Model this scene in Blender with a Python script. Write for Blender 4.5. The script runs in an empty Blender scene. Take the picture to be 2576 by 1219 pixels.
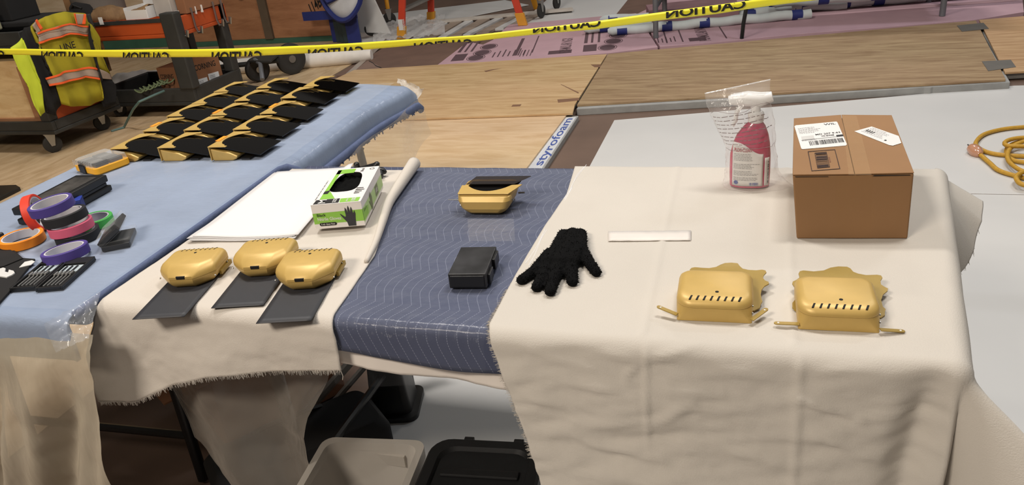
import bpy, bmesh, math, random
from mathutils import Vector, Matrix, noise

# ------------------------------------------------------------------ camera, world, lights, exposure
scene = bpy.context.scene
col = scene.collection
W, H, FPX = 2576, 1219, 1960.0
PITCH, ROLL, YAW = math.radians(25.402), math.radians(6.3945), math.radians(-19.484)
CAM = Vector((0, 0, 1.49))
FW = Vector((math.sin(YAW)*math.cos(PITCH), math.cos(YAW)*math.cos(PITCH), -math.sin(PITCH)))
R0 = Vector((math.cos(YAW), -math.sin(YAW), 0)); D0 = FW.cross(R0)
RT = math.cos(ROLL)*R0 + math.sin(ROLL)*D0
DN = -math.sin(ROLL)*R0 + math.cos(ROLL)*D0
cd = bpy.data.cameras.new('camera'); cam = bpy.data.objects.new('camera', cd); col.objects.link(cam)
cd.sensor_width = 36; cd.lens = FPX/W*36; cd.clip_end = 200; cd.clip_start = .02
M = Matrix.Identity(4)
for i in range(3):
    M[i][0] = RT[i]; M[i][1] = -DN[i]; M[i][2] = -FW[i]; M[i][3] = CAM[i]
cam.matrix_world = M
scene.camera = cam

wd = bpy.data.worlds.new('world'); scene.world = wd; wd.use_nodes = True
wd.node_tree.nodes['Background'].inputs[0].default_value = (1.0, .93, .85, 1)
wd.node_tree.nodes['Background'].inputs[1].default_value = .15

def area(x, y, z, sx, sy, power, colr=(1, .95, .89), rx=0, ry=0):
    l = bpy.data.lights.new('ceiling_or_fill_light', 'AREA'); l.shape = 'RECTANGLE'
    l.size = sx; l.size_y = sy; l.energy = power; l.color = colr
    o = bpy.data.objects.new('ceiling_or_fill_light', l); o.location = (x, y, z); o.rotation_euler = (rx, ry, 0)
    col.objects.link(o)
area(-2.4, 2.9, 5.2, 1.2, .5, 205)
area(0.7, 2.4, 5.2, 1.2, .5, 160)
area(-2.4, -2.2, 4.4, 1.6, .8, 330, (1, .89, .76), rx=math.radians(30))  # fill lamp added behind the camera to warm and brighten the draped fronts
area(0.2, 9.4, 5.6, 1.2, .5, 170)
area(2.8, 6.2, 5.4, 1.2, .5, 120, (.86, .92, 1))

vs = scene.view_settings
vs.view_transform = 'Standard'; vs.look = 'None'; vs.gamma = 1; vs.use_curve_mapping = False
vs.exposure = -0.5

# ------------------------------------------------------------------ measuring: a sight line through a photo point met with a known plane
def ray(px, py): return FW + (px - W/2)/FPX*RT + (py - H/2)/FPX*DN
def A(px, py, z=0.0):
    d = ray(px, py); return CAM + d*((z - CAM.z)/d.z)
def AX(px, py, X):
    d = ray(px, py); return CAM + d*(X/d.x)
def AY(px, py, Y):
    d = ray(px, py); return CAM + d*(Y/d.y)

# ------------------------------------------------------------------ materials
def lin(r, g, b):
    f = lambda c: (c/255/12.92) if c/255 <= .04045 else ((c/255+.055)/1.055)**2.4
    return (f(r), f(g), f(b), 1)
MATS = {}
def mat(name, rgb, rough=.6, metal=0.0, var=.1, scale=8.0, bump=0.0, bscale=60.0, stretch=(1, 1, 1), coat=0.0, spec=.5, bstretch=None, transm=0.0, detail=4):
    if name in MATS: return MATS[name]
    m = bpy.data.materials.new(name); m.use_nodes = True; nt = m.node_tree; N = nt.nodes; L = nt.links
    b = N['Principled BSDF']; b.inputs['Roughness'].default_value = rough; b.inputs['Metallic'].default_value = metal
    b.inputs['Specular IOR Level'].default_value = spec
    b.inputs['Coat Weight'].default_value = coat; b.inputs['Coat Roughness'].default_value = .12
    b.inputs['Transmission Weight'].default_value = transm
    tc = N.new('ShaderNodeTexCoord'); mp = N.new('ShaderNodeMapping'); mp.inputs['Scale'].default_value = stretch
    L.new(tc.outputs['Object'], mp.inputs[0])
    nz = N.new('ShaderNodeTexNoise'); nz.inputs['Scale'].default_value = scale; nz.inputs['Detail'].default_value = detail
    L.new(mp.outputs[0], nz.inputs['Vector'])
    cr = N.new('ShaderNodeValToRGB'); c = lin(*rgb)
    cr.color_ramp.elements[0].position = .3; cr.color_ramp.elements[1].position = .7
    cr.color_ramp.elements[0].color = tuple(max(0, k*(1-var)) for k in c[:3]) + (1,)
    cr.color_ramp.elements[1].color = tuple(min(1, k*(1+var)) for k in c[:3]) + (1,)
    L.new(nz.outputs[0], cr.inputs[0]); L.new(cr.outputs[0], b.inputs['Base Color'])
    if bump:
        mp2 = N.new('ShaderNodeMapping'); mp2.inputs['Scale'].default_value = bstretch or stretch
        L.new(tc.outputs['Object'], mp2.inputs[0])
        n2 = N.new('ShaderNodeTexNoise'); n2.inputs['Scale'].default_value = bscale; n2.inputs['Detail'].default_value = 5
        L.new(mp2.outputs[0], n2.inputs['Vector'])
        bp = N.new('ShaderNodeBump'); bp.inputs['Strength'].default_value = bump; bp.inputs['Distance'].default_value = .004
        L.new(n2.outputs[0], bp.inputs['Height']); L.new(bp.outputs[0], b.inputs['Normal'])
        if coat: L.new(bp.outputs[0], b.inputs['Coat Normal'])
    MATS[name] = m
    return m

def film(name, fac, rgb, rough=.2, bump=.6, bscale=25, stretch=(1, 1, 1), tint=(1, 1, 1), fres=.7):
    m = bpy.data.materials.new(name); m.use_nodes = True; nt = m.node_tree; N = nt.nodes; L = nt.links
    b = N['Principled BSDF']; b.inputs['Base Color'].default_value = lin(*rgb); b.inputs['Roughness'].default_value = rough
    b.inputs['Specular IOR Level'].default_value = .8
    tr = N.new('ShaderNodeBsdfTransparent'); tr.inputs[0].default_value = tint + (1,)
    mx = N.new('ShaderNodeMixShader')
    tc = N.new('ShaderNodeTexCoord'); mp = N.new('ShaderNodeMapping'); mp.inputs['Scale'].default_value = stretch
    L.new(tc.outputs['Object'], mp.inputs[0])
    nz = N.new('ShaderNodeTexNoise'); nz.inputs['Scale'].default_value = bscale; nz.inputs['Detail'].default_value = 3
    L.new(mp.outputs[0], nz.inputs['Vector'])
    bp = N.new('ShaderNodeBump'); bp.inputs['Strength'].default_value = bump; bp.inputs['Distance'].default_value = .01
    L.new(nz.outputs[0], bp.inputs['Height']); L.new(bp.outputs[0], b.inputs['Normal'])
    fr = N.new('ShaderNodeLayerWeight'); L.new(bp.outputs[0], fr.inputs['Normal'])
    pw = N.new('ShaderNodeMath'); pw.operation = 'POWER'; pw.inputs[1].default_value = 4.0; L.new(fr.outputs['Facing'], pw.inputs[0])
    ad = N.new('ShaderNodeMath'); ad.operation = 'MULTIPLY_ADD'; ad.inputs[1].default_value = fres; ad.inputs[2].default_value = fac
    L.new(pw.outputs[0], ad.inputs[0])
    L.new(ad.outputs[0], mx.inputs[0]); L.new(tr.outputs[0], mx.inputs[1]); L.new(b.outputs[0], mx.inputs[2])
    L.new(mx.outputs[0], N['Material Output'].inputs[0])
    MATS[name] = m
    return m

def wood(name, rgb, dark, sx=1.0, sy=9.0, knots=False, rough=.55, scale=3.0, rot=0.0, knot_scale=3.2):
    m = mat(name, rgb, rough=rough, var=.0, bump=.08, bscale=40, stretch=(sx, sy, sy))
    nt = m.node_tree; N = nt.nodes; L = nt.links; b = N['Principled BSDF']
    tc = N.new('ShaderNodeTexCoord'); mp = N.new('ShaderNodeMapping'); mp.inputs['Scale'].default_value = (sx, sy, sy)
    mp.inputs['Rotation'].default_value = (0, 0, rot)
    L.new(tc.outputs['Object'], mp.inputs[0])
    n1 = N.new('ShaderNodeTexNoise'); n1.inputs['Scale'].default_value = scale; n1.inputs['Detail'].default_value = 8; n1.inputs['Roughness'].default_value = .65
    n1.inputs['Distortion'].default_value = .6
    L.new(mp.outputs[0], n1.inputs['Vector'])
    cr = N.new('ShaderNodeValToRGB'); cr.color_ramp.elements[0].position = .32; cr.color_ramp.elements[1].position = .62
    cr.color_ramp.elements[0].color = lin(*dark); cr.color_ramp.elements[1].color = lin(*rgb)
    L.new(n1.outputs[0], cr.inputs[0])
    out = cr.outputs[0]
    n3 = N.new('ShaderNodeTexNoise'); n3.inputs['Scale'].default_value = .9; L.new(tc.outputs['Object'], n3.inputs['Vector'])
    mx0 = N.new('ShaderNodeMix'); mx0.data_type = 'RGBA'; mx0.blend_type = 'MULTIPLY'; mx0.inputs[0].default_value = .35
    L.new(out, mx0.inputs[6]); L.new(n3.outputs['Color'], mx0.inputs[7])
    mxb = N.new('ShaderNodeMix'); mxb.data_type = 'RGBA'; mxb.inputs[0].default_value = .7
    L.new(mx0.outputs[2], mxb.inputs[6]); L.new(out, mxb.inputs[7]); out = mxb.outputs[2]
    if knots:
        mk = N.new('ShaderNodeMapping'); mk.inputs['Scale'].default_value = (1, 1.6, 1.6); L.new(tc.outputs['Object'], mk.inputs[0])
        vo = N.new('ShaderNodeTexVoronoi'); vo.inputs['Scale'].default_value = knot_scale; L.new(mk.outputs[0], vo.inputs['Vector'])
        c2 = N.new('ShaderNodeValToRGB'); c2.color_ramp.elements[0].position = .05; c2.color_ramp.elements[1].position = .11
        c2.color_ramp.elements[0].color = (0, 0, 0, 1); c2.color_ramp.elements[1].color = (1, 1, 1, 1)
        L.new(vo.outputs['Distance'], c2.inputs[0])
        mx = N.new('ShaderNodeMix'); mx.data_type = 'RGBA'; L.new(c2.outputs[0], mx.inputs[0])
        mx.inputs[6].default_value = lin(55, 30, 18); L.new(out, mx.inputs[7]); out = mx.outputs[2]
    L.new(out, b.inputs['Base Color'])
    return m

# ------------------------------------------------------------------ mesh helpers
OFF = {}
class MB:
    def __init__(s): s.v = []; s.f = []
    def add(s, vs, fs):
        o = len(s.v); s.v += [Vector(p) for p in vs]; s.f += [tuple(i+o for i in q) for q in fs]; return s
    def box(s, x0, x1, y0, y1, z0, z1, mtx=None):
        vs = [Vector((x, y, z)) for z in (z0, z1) for x, y in ((x0, y0), (x1, y0), (x1, y1), (x0, y1))]
        if mtx: vs = [mtx @ p for p in vs]
        return s.add(vs, [(3, 2, 1, 0), (4, 5, 6, 7), (0, 1, 5, 4), (1, 2, 6, 5), (2, 3, 7, 6), (3, 0, 4, 7)])
    def prism(s, pts, z0, z1, mtx=None):
        n = len(pts)
        if sum(pts[i][0]*pts[(i+1) % n][1]-pts[(i+1) % n][0]*pts[i][1] for i in range(n)) < 0: pts = pts[::-1]
        vs = [Vector((p[0], p[1], z0)) for p in pts] + [Vector((p[0], p[1], z1)) for p in pts]
        if mtx: vs = [mtx @ p for p in vs]
        return s.add(vs, [tuple(range(n))[::-1], tuple(range(n, 2*n))] + [(i, (i+1) % n, (i+1) % n+n, i+n) for i in range(n)])
    def slab(s, tops, th):
        """polygon given as 3D points, thickness th straight down"""
        n = len(tops); vs = [Vector(p) for p in tops] + [Vector(p) - Vector((0, 0, th)) for p in tops]
        return s.add(vs, [tuple(range(n)), tuple(range(n, 2*n))[::-1]] + [(i, i+n, (i+1) % n+n, (i+1) % n) for i in range(n)])
    def plate(s, pts, nrm, th):
        n = len(pts); nv = Vector(nrm).normalized()*th
        vs = [Vector(p) for p in pts] + [Vector(p)-nv for p in pts]
        return s.add(vs, [tuple(range(n)), tuple(range(n, 2*n))[::-1]] + [(i, i+n, (i+1) % n+n, (i+1) % n) for i in range(n)])
    def loft(s, rings, c0=True, c1=True, closed=True):
        n = len(rings[0]); o = []
        vs = [p for r in rings for p in r]; fs = []
        for k in range(len(rings)-1):
            for i in range(n if closed else n-1):
                j = (i+1) % n; fs.append((k*n+i, k*n+j, (k+1)*n+j, (k+1)*n+i))
        if c0: fs.append(tuple(range(n))[::-1])
        if c1: fs.append(tuple(range((len(rings)-1)*n, len(rings)*n)))
        return s.add(vs, fs)
    def tube(s, pts, r, n=8, cap=True, flat=1.0):
        pts = [Vector(p) for p in pts]; rings = []
        rr = r if isinstance(r, (list, tuple)) else [r]*len(pts)
        up = None
        for i, p in enumerate(pts):
            t = (pts[min(i+1, len(pts)-1)] - pts[max(i-1, 0)]).normalized()
            if up is None:
                up = t.orthogonal().normalized() if abs(t.z) > .95 else Vector((0, 0, 1))
            a = t.cross(up)
            if a.length < 1e-4: a = t.orthogonal()
            a.normalize(); b = a.cross(t).normalized(); up = b
            rings.append([p + (a*math.cos(2*math.pi*k/n) + b*math.sin(2*math.pi*k/n)*flat)*rr[i] for k in range(n)])
        return s.loft(rings, cap, cap)
    def lathe(s, prof, n=24, mtx=None, cap=True):
        rings = [[Vector((r*math.cos(2*math.pi*k/n), r*math.sin(2*math.pi*k/n), z)) for k in range(n)] for r, z in prof]
        if mtx: rings = [[mtx @ p for p in g] for g in rings]
        return s.loft(rings, cap, cap)
    def ring(s, r0, r1, z0, z1, n=32, mtx=None):
        prof = [(r0, z0), (r1, z0), (r1, z1), (r0, z1), (r0, z0)]
        return s.lathe(prof, n, mtx, False)
    def grid(s, nu, nv, fn):
        vs = [fn(i/nu, j/nv) for j in range(nv+1) for i in range(nu+1)]
        return s.add(vs, [(j*(nu+1)+i, j*(nu+1)+i+1, (j+1)*(nu+1)+i+1, (j+1)*(nu+1)+i) for j in range(nv) for i in range(nu)])
    def quad(s, a, b, c, d): return s.add([a, b, c, d], [(0, 1, 2, 3)])
    def xf(s, m):
        s.v = [m @ p for p in s.v]; return s
    def build(s, name, m, parent=None, smooth=False, bevel=0.0, solid=0.0, world=True, seg=2, ang=40, subsurf=0):
        off = Vector((0, 0, 0))
        if parent is not None:
            if world: off = OFF.get(parent, off)
        else:
            xs = [p.x for p in s.v]; ys = [p.y for p in s.v]; zs = [p.z for p in s.v]
            off = Vector(((min(xs)+max(xs))/2, (min(ys)+max(ys))/2, min(zs)))
        me = bpy.data.meshes.new(name); me.from_pydata([tuple(p-off) for p in s.v], [], s.f)
        bm = bmesh.new(); bm.from_mesh(me); bmesh.ops.recalc_face_normals(bm, faces=bm.faces); bm.to_mesh(me); bm.free()
        me.validate()
        if smooth:
            me.polygons.foreach_set('use_smooth', [True]*len(me.polygons))
            if ang < 180: me.set_sharp_from_angle(angle=math.radians(ang))
        ob = bpy.data.objects.new(name, me); col.objects.link(ob)
        if m: me.materials.append(MATS[m] if isinstance(m, str) else m)
        if parent is not None:
            ob.parent = parent; OFF[ob] = off
        else:
            ob.location = off; OFF[ob] = off
        if solid:
            k = ob.modifiers.new('thickness', 'SOLIDIFY'); k.thickness = solid; k.offset = -1
        if subsurf:
            k = ob.modifiers.new('sub', 'SUBSURF'); k.levels = subsurf; k.render_levels = subsurf
        if bevel:
            k = ob.modifiers.new('bevel', 'BEVEL'); k.width = bevel; k.segments = seg; k.limit_method = 'ANGLE'; k.angle_limit = math.radians(35)
            k.harden_normals = False
        return ob

def thing(name, label, cat, loc=(0, 0, 0), rz=0.0, group=None, kind=None):
    o = bpy.data.objects.new(name, None); col.objects.link(o); o.empty_display_size = .05
    o.location = loc; o.rotation_euler = (0, 0, rz); OFF[o] = Vector(loc)
    return tag(o, label, cat, group, kind)
def tag(o, label, cat=None, group=None, kind=None):
    o['label'] = label
    if cat: o['category'] = cat
    if group: o['group'] = group
    if kind: o['kind'] = kind
    return o
def struct(o, label=None):
    o['kind'] = 'structure'
    if label: o['label'] = label
    return o
def clone(root, loc, rz=0.0, label=None, skip=()):
    r = root.copy(); col.objects.link(r); r.location = loc; r.rotation_euler = (0, 0, rz)
    if label: r['label'] = label
    for ch in list(root.children):
        if ch.name.split('.')[0] in skip: continue
        c = ch.copy(); col.objects.link(c); c.parent = r
        for g in list(ch.children):
            d = g.copy(); col.objects.link(d); d.parent = c
    return r

TEXTC = {}
def text_geo(s, size=1.0):
    """outline lettering as flat geometry; x runs along the line from 0, y up from the baseline"""
    if s not in TEXTC:
        cu = bpy.data.curves.new('txt', 'FONT'); cu.body = s; cu.size = 1.0; cu.resolution_u = 3; cu.offset = .03 if s == 'CAUTION' else .012
        ob = bpy.data.objects.new('txt', cu); col.objects.link(ob)
        dg = bpy.context.evaluated_depsgraph_get()
        me = bpy.data.meshes.new_from_object(ob.evaluated_get(dg))
        TEXTC[s] = ([v.co.copy() for v in me.vertices], [tuple(p.vertices) for p in me.polygons])
        bpy.data.objects.remove(ob); bpy.data.curves.remove(cu); bpy.data.meshes.remove(me)
    v, f = TEXTC[s]
    return [p*size for p in v], f
WORDS = ['CAUTION', 'CORNING', 'FOAMULAR NGX', 'styrofoam', '114B', 'WIL', 'MD 207 9-63', 'Black', 'Nitrile Gloves', '5 mil - Extra Thick',
         'M', 'SIZE', '100', 'gloves', 'PLEXI-CLEAN', 'LINE', 'WERNER', 'TCAA']
for w_ in WORDS: text_geo(w_)
def text_mb(s, width, o, xd, yd, height=None, mirror=False, mb=None, cut=None, lift=0.0):
    v, f = text_geo(s); x0 = min(p.x for p in v); x1 = max(p.x for p in v); y0 = min(p.y for p in v); y1 = max(p.y for p in v)
    k = width/(x1-x0); ky = (height/(y1-y0)) if height else k
    o = Vector(o); xd = Vector(xd).normalized(); yd = Vector(yd).normalized(); n = xd.cross(yd).normalized()*lift
    m = mb or MB(); pts = []
    for p in v:
        u = (p.x-x0)*k
        if mirror: u = width-u
        pts.append(o + xd*u + yd*(p.y-y0)*ky + n)
    m.add(pts, f)
    return m
def lines_mb(o, xd, yd, w, h, n, seed=0, th=.35, lift=0.0, gaps=True):
    """rows of small illegible print: a run of short strokes"""
    rnd = random.Random(seed); o = Vector(o); xd = Vector(xd).normalized(); yd = Vector(yd).normalized(); nn = xd.cross(yd).normalized()*lift
    m = MB(); step = h/n
    for i in range(n):
        y = h - (i+.5)*step; x = 0; end = w*rnd.uniform(.6, 1)
        while x < end:
            l = rnd.uniform(.04, .12)*w; x2 = min(end, x+l)
            a = step*th
            m.quad(*[o + xd*p + yd*q + nn for p, q in ((x, y), (x2, y), (x2, y+a), (x, y+a))])
            x = x2 + (.02*w if gaps else 0)
    return m
def bars_mb(o, xd, yd, w, h, seed=0, lift=0.0, n=26):
    rnd = random.Random(seed); o = Vector(o); xd = Vector(xd).normalized(); yd = Vector(yd).normalized(); nn = xd.cross(yd).normalized()*lift
    m = MB(); x = 0; u = w/(n*2.2)
    while x < w:
        t = u*rnd.choice((.6, 1, 1.6, 2.2)); t = min(t, w-x)
        m.quad(*[o + xd*p + yd*q + nn for p, q in ((x, 0), (x+t, 0), (x+t, h), (x, h))]); x += t + u*rnd.choice((.7, 1, 1.7))
    return m
def rect_mb(o, xd, yd, w, h, lift=0.0, mb=None):
    o = Vector(o); xd = Vector(xd).normalized(); yd = Vector(yd).normalized(); nn = xd.cross(yd).normalized()*lift
    m = mb or MB(); return m.quad(*[o + xd*p + yd*q + nn for p, q in ((0, 0), (w, 0), (w, h), (0, h))])
def rrect(x0, x1, y0, y1, r, z, n=5, cut=False):
    """rounded rectangle ring; r = (ll, lr, ur, ul); cut = straight chamfers on the two front corners"""
    out = []
    for (cx, cy, a0, rr) in ((x0+r[0], y0+r[0], 180, r[0]), (x1-r[1], y0+r[1], 270, r[1]), (x1-r[2], y1-r[2], 0, r[2]), (x0+r[3], y1-r[3], 90, r[3])):
        for k in range(n+1):
            a = math.radians(a0 + 90*k/n); p = Vector((cx+rr*math.cos(a), cy+rr*math.sin(a), z))
            if cut and a0 >= 180:
                b, c = math.radians(a0), math.radians(a0+90); t = k/n
                q = Vector((cx+rr*(math.cos(b)*(1-t)+math.cos(c)*t), cy+rr*(math.sin(b)*(1-t)+math.sin(c)*t), z)); p = q*.85 + p*.15
            out.append(p)
    return out
def lerp_tab(tab, x):
    if x <= tab[0][0]: return tab[0][1]
    for (a, b), (c, d) in zip(tab, tab[1:]):
        if x <= c: return b + (d-b)*(x-a)/(c-a)
    return tab[-1][1]
def fbm(x, y, z=0.0, o=4): return noise.fractal(Vector((x, y, z)), .9, 2.0, o)
def fold(d, r, flare):
    if d <= 0: return d, 0.0
    if d < r*math.pi/2: return r*math.sin(d/r), r*(1-math.cos(d/r))
    q = d - r*math.pi/2
    return r + q*flare, r + q*math.sqrt(max(0, 1-flare*flare))
def smooth(a, b, x):
    t = max(0, min(1, (x-a)/(b-a))); return t*t*(3-2*t)

# ------------------------------------------------------------------ shared materials
mat('floor_brown', (104, 84, 72), rough=.75, var=.12, scale=3, bump=.05)
mat('board_white', (206, 205, 203), rough=.38, var=.03, scale=2, spec=.4)
mat('foam_grey', (150, 150, 148), rough=.8, var=.1, scale=14, bump=.15)
mat('foam_pink', (186, 152, 160), rough=.7, var=.05, scale=5)
mat('ink_brown', (88, 66, 72), rough=.8, var=.05)
mat('ink_black', (22, 20, 20), rough=.6, var=.05)
mat('ink_grey', (130, 130, 132), rough=.7, var=.05)
mat('ink_red', (170, 40, 60), rough=.6, var=.05)
mat('ink_blue', (64, 84, 150), rough=.7, var=.05)
mat('masonite', (110, 86, 74), rough=.7, var=.14, scale=4, bump=.05)
mat('plastic_black', (24, 24, 25), rough=.42, var=.1, scale=20, bump=.04, bscale=200)
mat('cart_black', (46, 46, 44), rough=.6, var=.18, scale=9, bump=.1, bscale=120)
mat('cart_orange', (176, 74, 28), rough=.55, var=.12, scale=5)
mat('rubber', (40, 38, 36), rough=.7, var=.1)
mat('steel', (170, 170, 168), rough=.32, metal=.9, var=.08)
mat('grey_metal', (112, 114, 118), rough=.45, metal=.3, var=.08)
mat('yellow_paint', (214, 150, 44), rough=.45, var=.1)
mat('ladder_red', (200, 62, 34), rough=.5, var=.06)
mat('alu', (150, 146, 140), rough=.4, metal=.5, var=.1)
mat('tape_yellow', (255, 245, 62), rough=.35, var=.03, scale=3)
mat('tape_blue', (34, 46, 112), rough=.6, var=.1)
mat('duct_tape', (104, 100, 94), rough=.6, var=.08)
mat('hi_vis', (156, 144, 24), rough=.85, var=.1, scale=6, bump=.2, bscale=500)
mat('hi_vis_bright', (190, 204, 50), rough=.8, var=.08, scale=6)
mat('hi_vis_orange', (238, 96, 40), rough=.8, var=.05)
mat('reflective', (160, 142, 128), rough=.45, var=.12, scale=14)
mat('cloth_black', (20, 19, 20), rough=.95, var=.1)
mat('paper_white', (218, 217, 218), rough=.7, var=.01, scale=3)
mat('label_white', (218, 217, 215), rough=.5, var=.01)
mat('cardboard', (142, 106, 70), rough=.8, var=.06, scale=5, bump=.05, bscale=80)
mat('cardboard_dark', (136, 92, 62), rough=.85, var=.08, scale=5)
mat('tube_white', (196, 204, 204), rough=.7, var=.06)  # white tubes, with the bluish light on them mixed into the colour
mat('cord_yellow', (186, 142, 42), rough=.6, var=.12, scale=90)
mat('green_paint', (56, 96, 78), rough=.7, var=.1)
mat('table_grey', (120, 122, 122), rough=.6, var=.05)
wood('ply_light', (206, 176, 134), (178, 144, 102), sx=1.0, sy=7)
wood('ply_near', (218, 190, 154), (198, 166, 126), sx=1.0, sy=5)
wood('ply_dark', (172, 146, 112), (136, 108, 78), sx=1.0, sy=7)
wood('ply_right', (200, 164, 124), (170, 132, 94), sx=1.0, sy=7)
wood('ply_floor', (204, 178, 142), (176, 148, 110), sx=4, sy=1.0)
wood('ply_crate', (176, 126, 90), (150, 102, 70), sx=1.0, sy=4, knots=True, knot_scale=1.9)
wood('pine', (238, 206, 156), (214, 176, 124), sx=1.5, sy=5)
wood('board_pale', (226, 206, 178), (206, 180, 148), sx=1.0, sy=7, knots=False)
wood('parcel_brown', (150, 118, 84), (116, 88, 62), sx=2, sy=2)
film('film_clear', .012, (215, 220, 228), rough=.10, bump=.5, bscale=22, fres=.35)
film('film_fog', .80, (172, 163, 146), rough=.35, bump=.9, bscale=7, stretch=(3, 1, .8), tint=(.95, .93, .9))
film('film_haze', .34, (168, 160, 150), rough=.35, bump=.4, bscale=9, tint=(.9, .88, .86))
film('film_bag', .13, (240, 240, 240), rough=.1, bump=.8, bscale=30, fres=.45)

# ------------------------------------------------------------------ the setting
f = MB(); f.box(-12, 9, -3, 16, -.08, 0)
struct(f.build('floor', 'floor_brown'), 'brown paper covered workshop floor')
w = MB(); w.box(-12, 9, 16, 16.15, 0, 7)
struct(w.build('wall_back', mat('wall_dark', (70, 66, 62), rough=.9)))
w = MB(); w.box(-12.15, -12, -3, 16.15, 0, 7)
struct(w.build('wall_left', 'wall_dark'))

def sheet(name, label, cat, pts, z, th, m, bevel=.0015, group=None):
    o = MB().slab([(p[0], p[1], z) for p in pts], th).build(name, m, bevel=bevel)
    return tag(o, label, cat, group)
# tan sheets covering the floor on the left
sheet('floor_panel', 'tan plywood floor panel beside the blue blanket table', 'floor panel', [(-4.27, 1.2), (-2.2, 1.2), (-2.2, 5.0), (-3.4, 5.0), (-3.66, 5.7), (-3.74, 7.4), (-4.4, 7.6), (-4.385, 4.9)], .006, .006, 'ply_floor')
sheet('floor_panel', 'tan plywood floor panel under the carts with casters', 'floor panel', [(-9, 1.2), (-4.28, 1.2), (-4.395, 4.9), (-4.41, 8.2), (-9, 8.2)], .006, .006, 'ply_floor')
# white boards
sheet('white_floor_board', 'white floor board beyond the parcel, brown gap at its left', 'floor board', [(-.885, 3.603), (3.4, 3.603), (3.4, 5.35), (1.45, 5.33), (.35, 5.03), (-.897, 4.72)], .006, .006, 'board_white')
sheet('white_floor_board', 'white floor board under the cloth covered table', 'floor board', [(-1.15, .2), (3.4, .2), (3.4, 3.595), (-1.15, 3.595)], .006, .006, 'board_white')
# foam slabs with plywood on top
sheet('foam_slab', 'grey foam slab under the long weathered plywood sheet', 'foam slab', [(-1.165, 4.84), (-1.215, 6.30), (1.56, 7.00), (1.405, 5.262), (.98, 5.195), (.965, 5.185), (.93, 5.19), (.1, 5.04)], .047, .047, 'foam_grey', .004)
po = thing('plywood_sheet', 'long weathered brown plywood sheet behind the spray bottle', 'plywood', (.1, 5.7, .048))
MB().slab([(-1.17, 4.882, .062), (1.381, 5.271, .062), (1.564, 7.024, .062), (-1.227, 6.325, .062)], .014).build('panel', 'ply_dark', po, bevel=.001)
sheet('foam_slab', 'grey foam slab under the right plywood sheet', 'foam slab', [(1.43, 5.47), (3.6, 5.8), (3.7, 7.4), (1.58, 7.03)], .040, .034, 'foam_grey', .004)
sheet('plywood_sheet', 'reddish plywood sheet taped at the far right', 'plywood', [(1.412, 5.43), (3.6, 5.76), (3.7, 7.5), (1.59, 7.04)], .0625, .013, 'ply_right')
for i, (q, lb) in enumerate([([(2407, 64), (2474, 57), (2488, 72), (2420, 79)], 'upper grey duct tape strip bridging two plywood sheets'), ([(2470, 154), (2543, 150), (2556, 168), (2486, 178)], 'lower grey duct tape strip bridging two plywood sheets')]):
    tag(MB().slab([A(x, y, .0645) for x, y in q], .0012).build('duct_tape_strip', 'duct_tape'), lb, 'tape', 'duct tape strips')
sheet('foam_slab', 'grey foam slab under the light plywood sheet', 'foam slab', [(-3.5, 4.62), (-1.21, 4.86), (-1.235, 6.3), (-3.4, 6.03)], .047, .047, 'foam_grey', .003)
sheet('plywood_sheet', 'light plywood sheet with dark smudges, middle of the floor', 'plywood', [(-3.55, 4.52), (-1.158, 4.70), (-1.186, 4.89), (-1.236, 6.318), (-3.42, 6.06)], .062, .014, 'ply_light')
mat('smudge', (120, 88, 66), rough=.8)
for q in ([(1402, 250), (1455, 246), (1458, 252), (1404, 258)], [(1290, 263), (1312, 262), (1308, 267), (1286, 268)], [(1218, 178), (1240, 174), (1262, 172), (1240, 176), (1222, 181)], [(1486, 162), (1512, 162), (1510, 169), (1496, 169)], [(1410, 211), (1456, 232), (1455, 235), (1412, 213)]):
    MB().slab([A(x, y, .0626) for x, y in q], .0005).build('smudge', 'smudge', bpy.data.objects['plywood_sheet.002'])
sheet('plywood_sheet', 'pale plywood sheet nearest the two tables', 'plywood', [(-2.9, 2.1), (-1.2, 2.1), (-1.203, 4.745), (-2.9, 4.63)], .046, .012, 'ply_near')
st = thing('foam_slab', 'foam slab with blue lettering along its edge', 'foam slab', (-1.5, 3.4, 0))
MB().slab([(-2.8, 2.1, .034), (-1.085, 2.1, .034), (-1.128, 4.73, .034), (-2.8, 4.6, .034)], .034).build('slab', 'foam_grey', st, bevel=.003)
MB().slab([(-1.2, 2.1, .0352), (-1.10, 2.1, .0352), (-1.137, 4.70, .0352), (-1.205, 4.70, .0352)], .001).build('edge_film', mat('foam_skin', (200, 202, 206), rough=.6), st)
text_mb('styrofoam', .84, (-1.118, 3.83, .0358), (-.02, 1, 0), (-1, 0, 0), height=.07).build('lettering', 'ink_blue', st)

# masonite, pink foam boards
mo = thing('hardboard_sheet', 'torn brown hardboard sheet left of the pink boards', 'hardboard', (-3.1, 6.7, .006))
mpts = [A(x, y, .03) for x, y in ((846, 190), (978, 112), (1290, 88), (1330, 120), (1110, 182))]
MB().slab(mpts, .022).build('sheet', 'masonite', mo, bevel=.001)
MB().slab([A(x, y, .0315) for x, y in ((925, 153), (950, 163), (968, 180), (890, 186), (880, 183))], .0012).build('torn_flap', mat('masonite_pale', (128, 104, 92), rough=.7), mo)
MB().slab([A(x, y, .033) for x, y in ((870, 185), (948, 116), (962, 114), (884, 186))], .002).build('plastic_strip', mat('strip_grey', (150, 138, 128), rough=.35), mo)
crk = MB(); cp = [(928, 153), (938, 158), (945, 165), (958, 170), (970, 179)]
for a, b in zip(cp, cp[1:]): crk.slab([A(a[0], a[1]-1, .0325), A(b[0], b[1]-1, .0325), A(b[0], b[1]+1, .0325), A(a[0], a[1]+1, .0325)], .001)
crk.build('crack', 'ink_black', mo)

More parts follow.
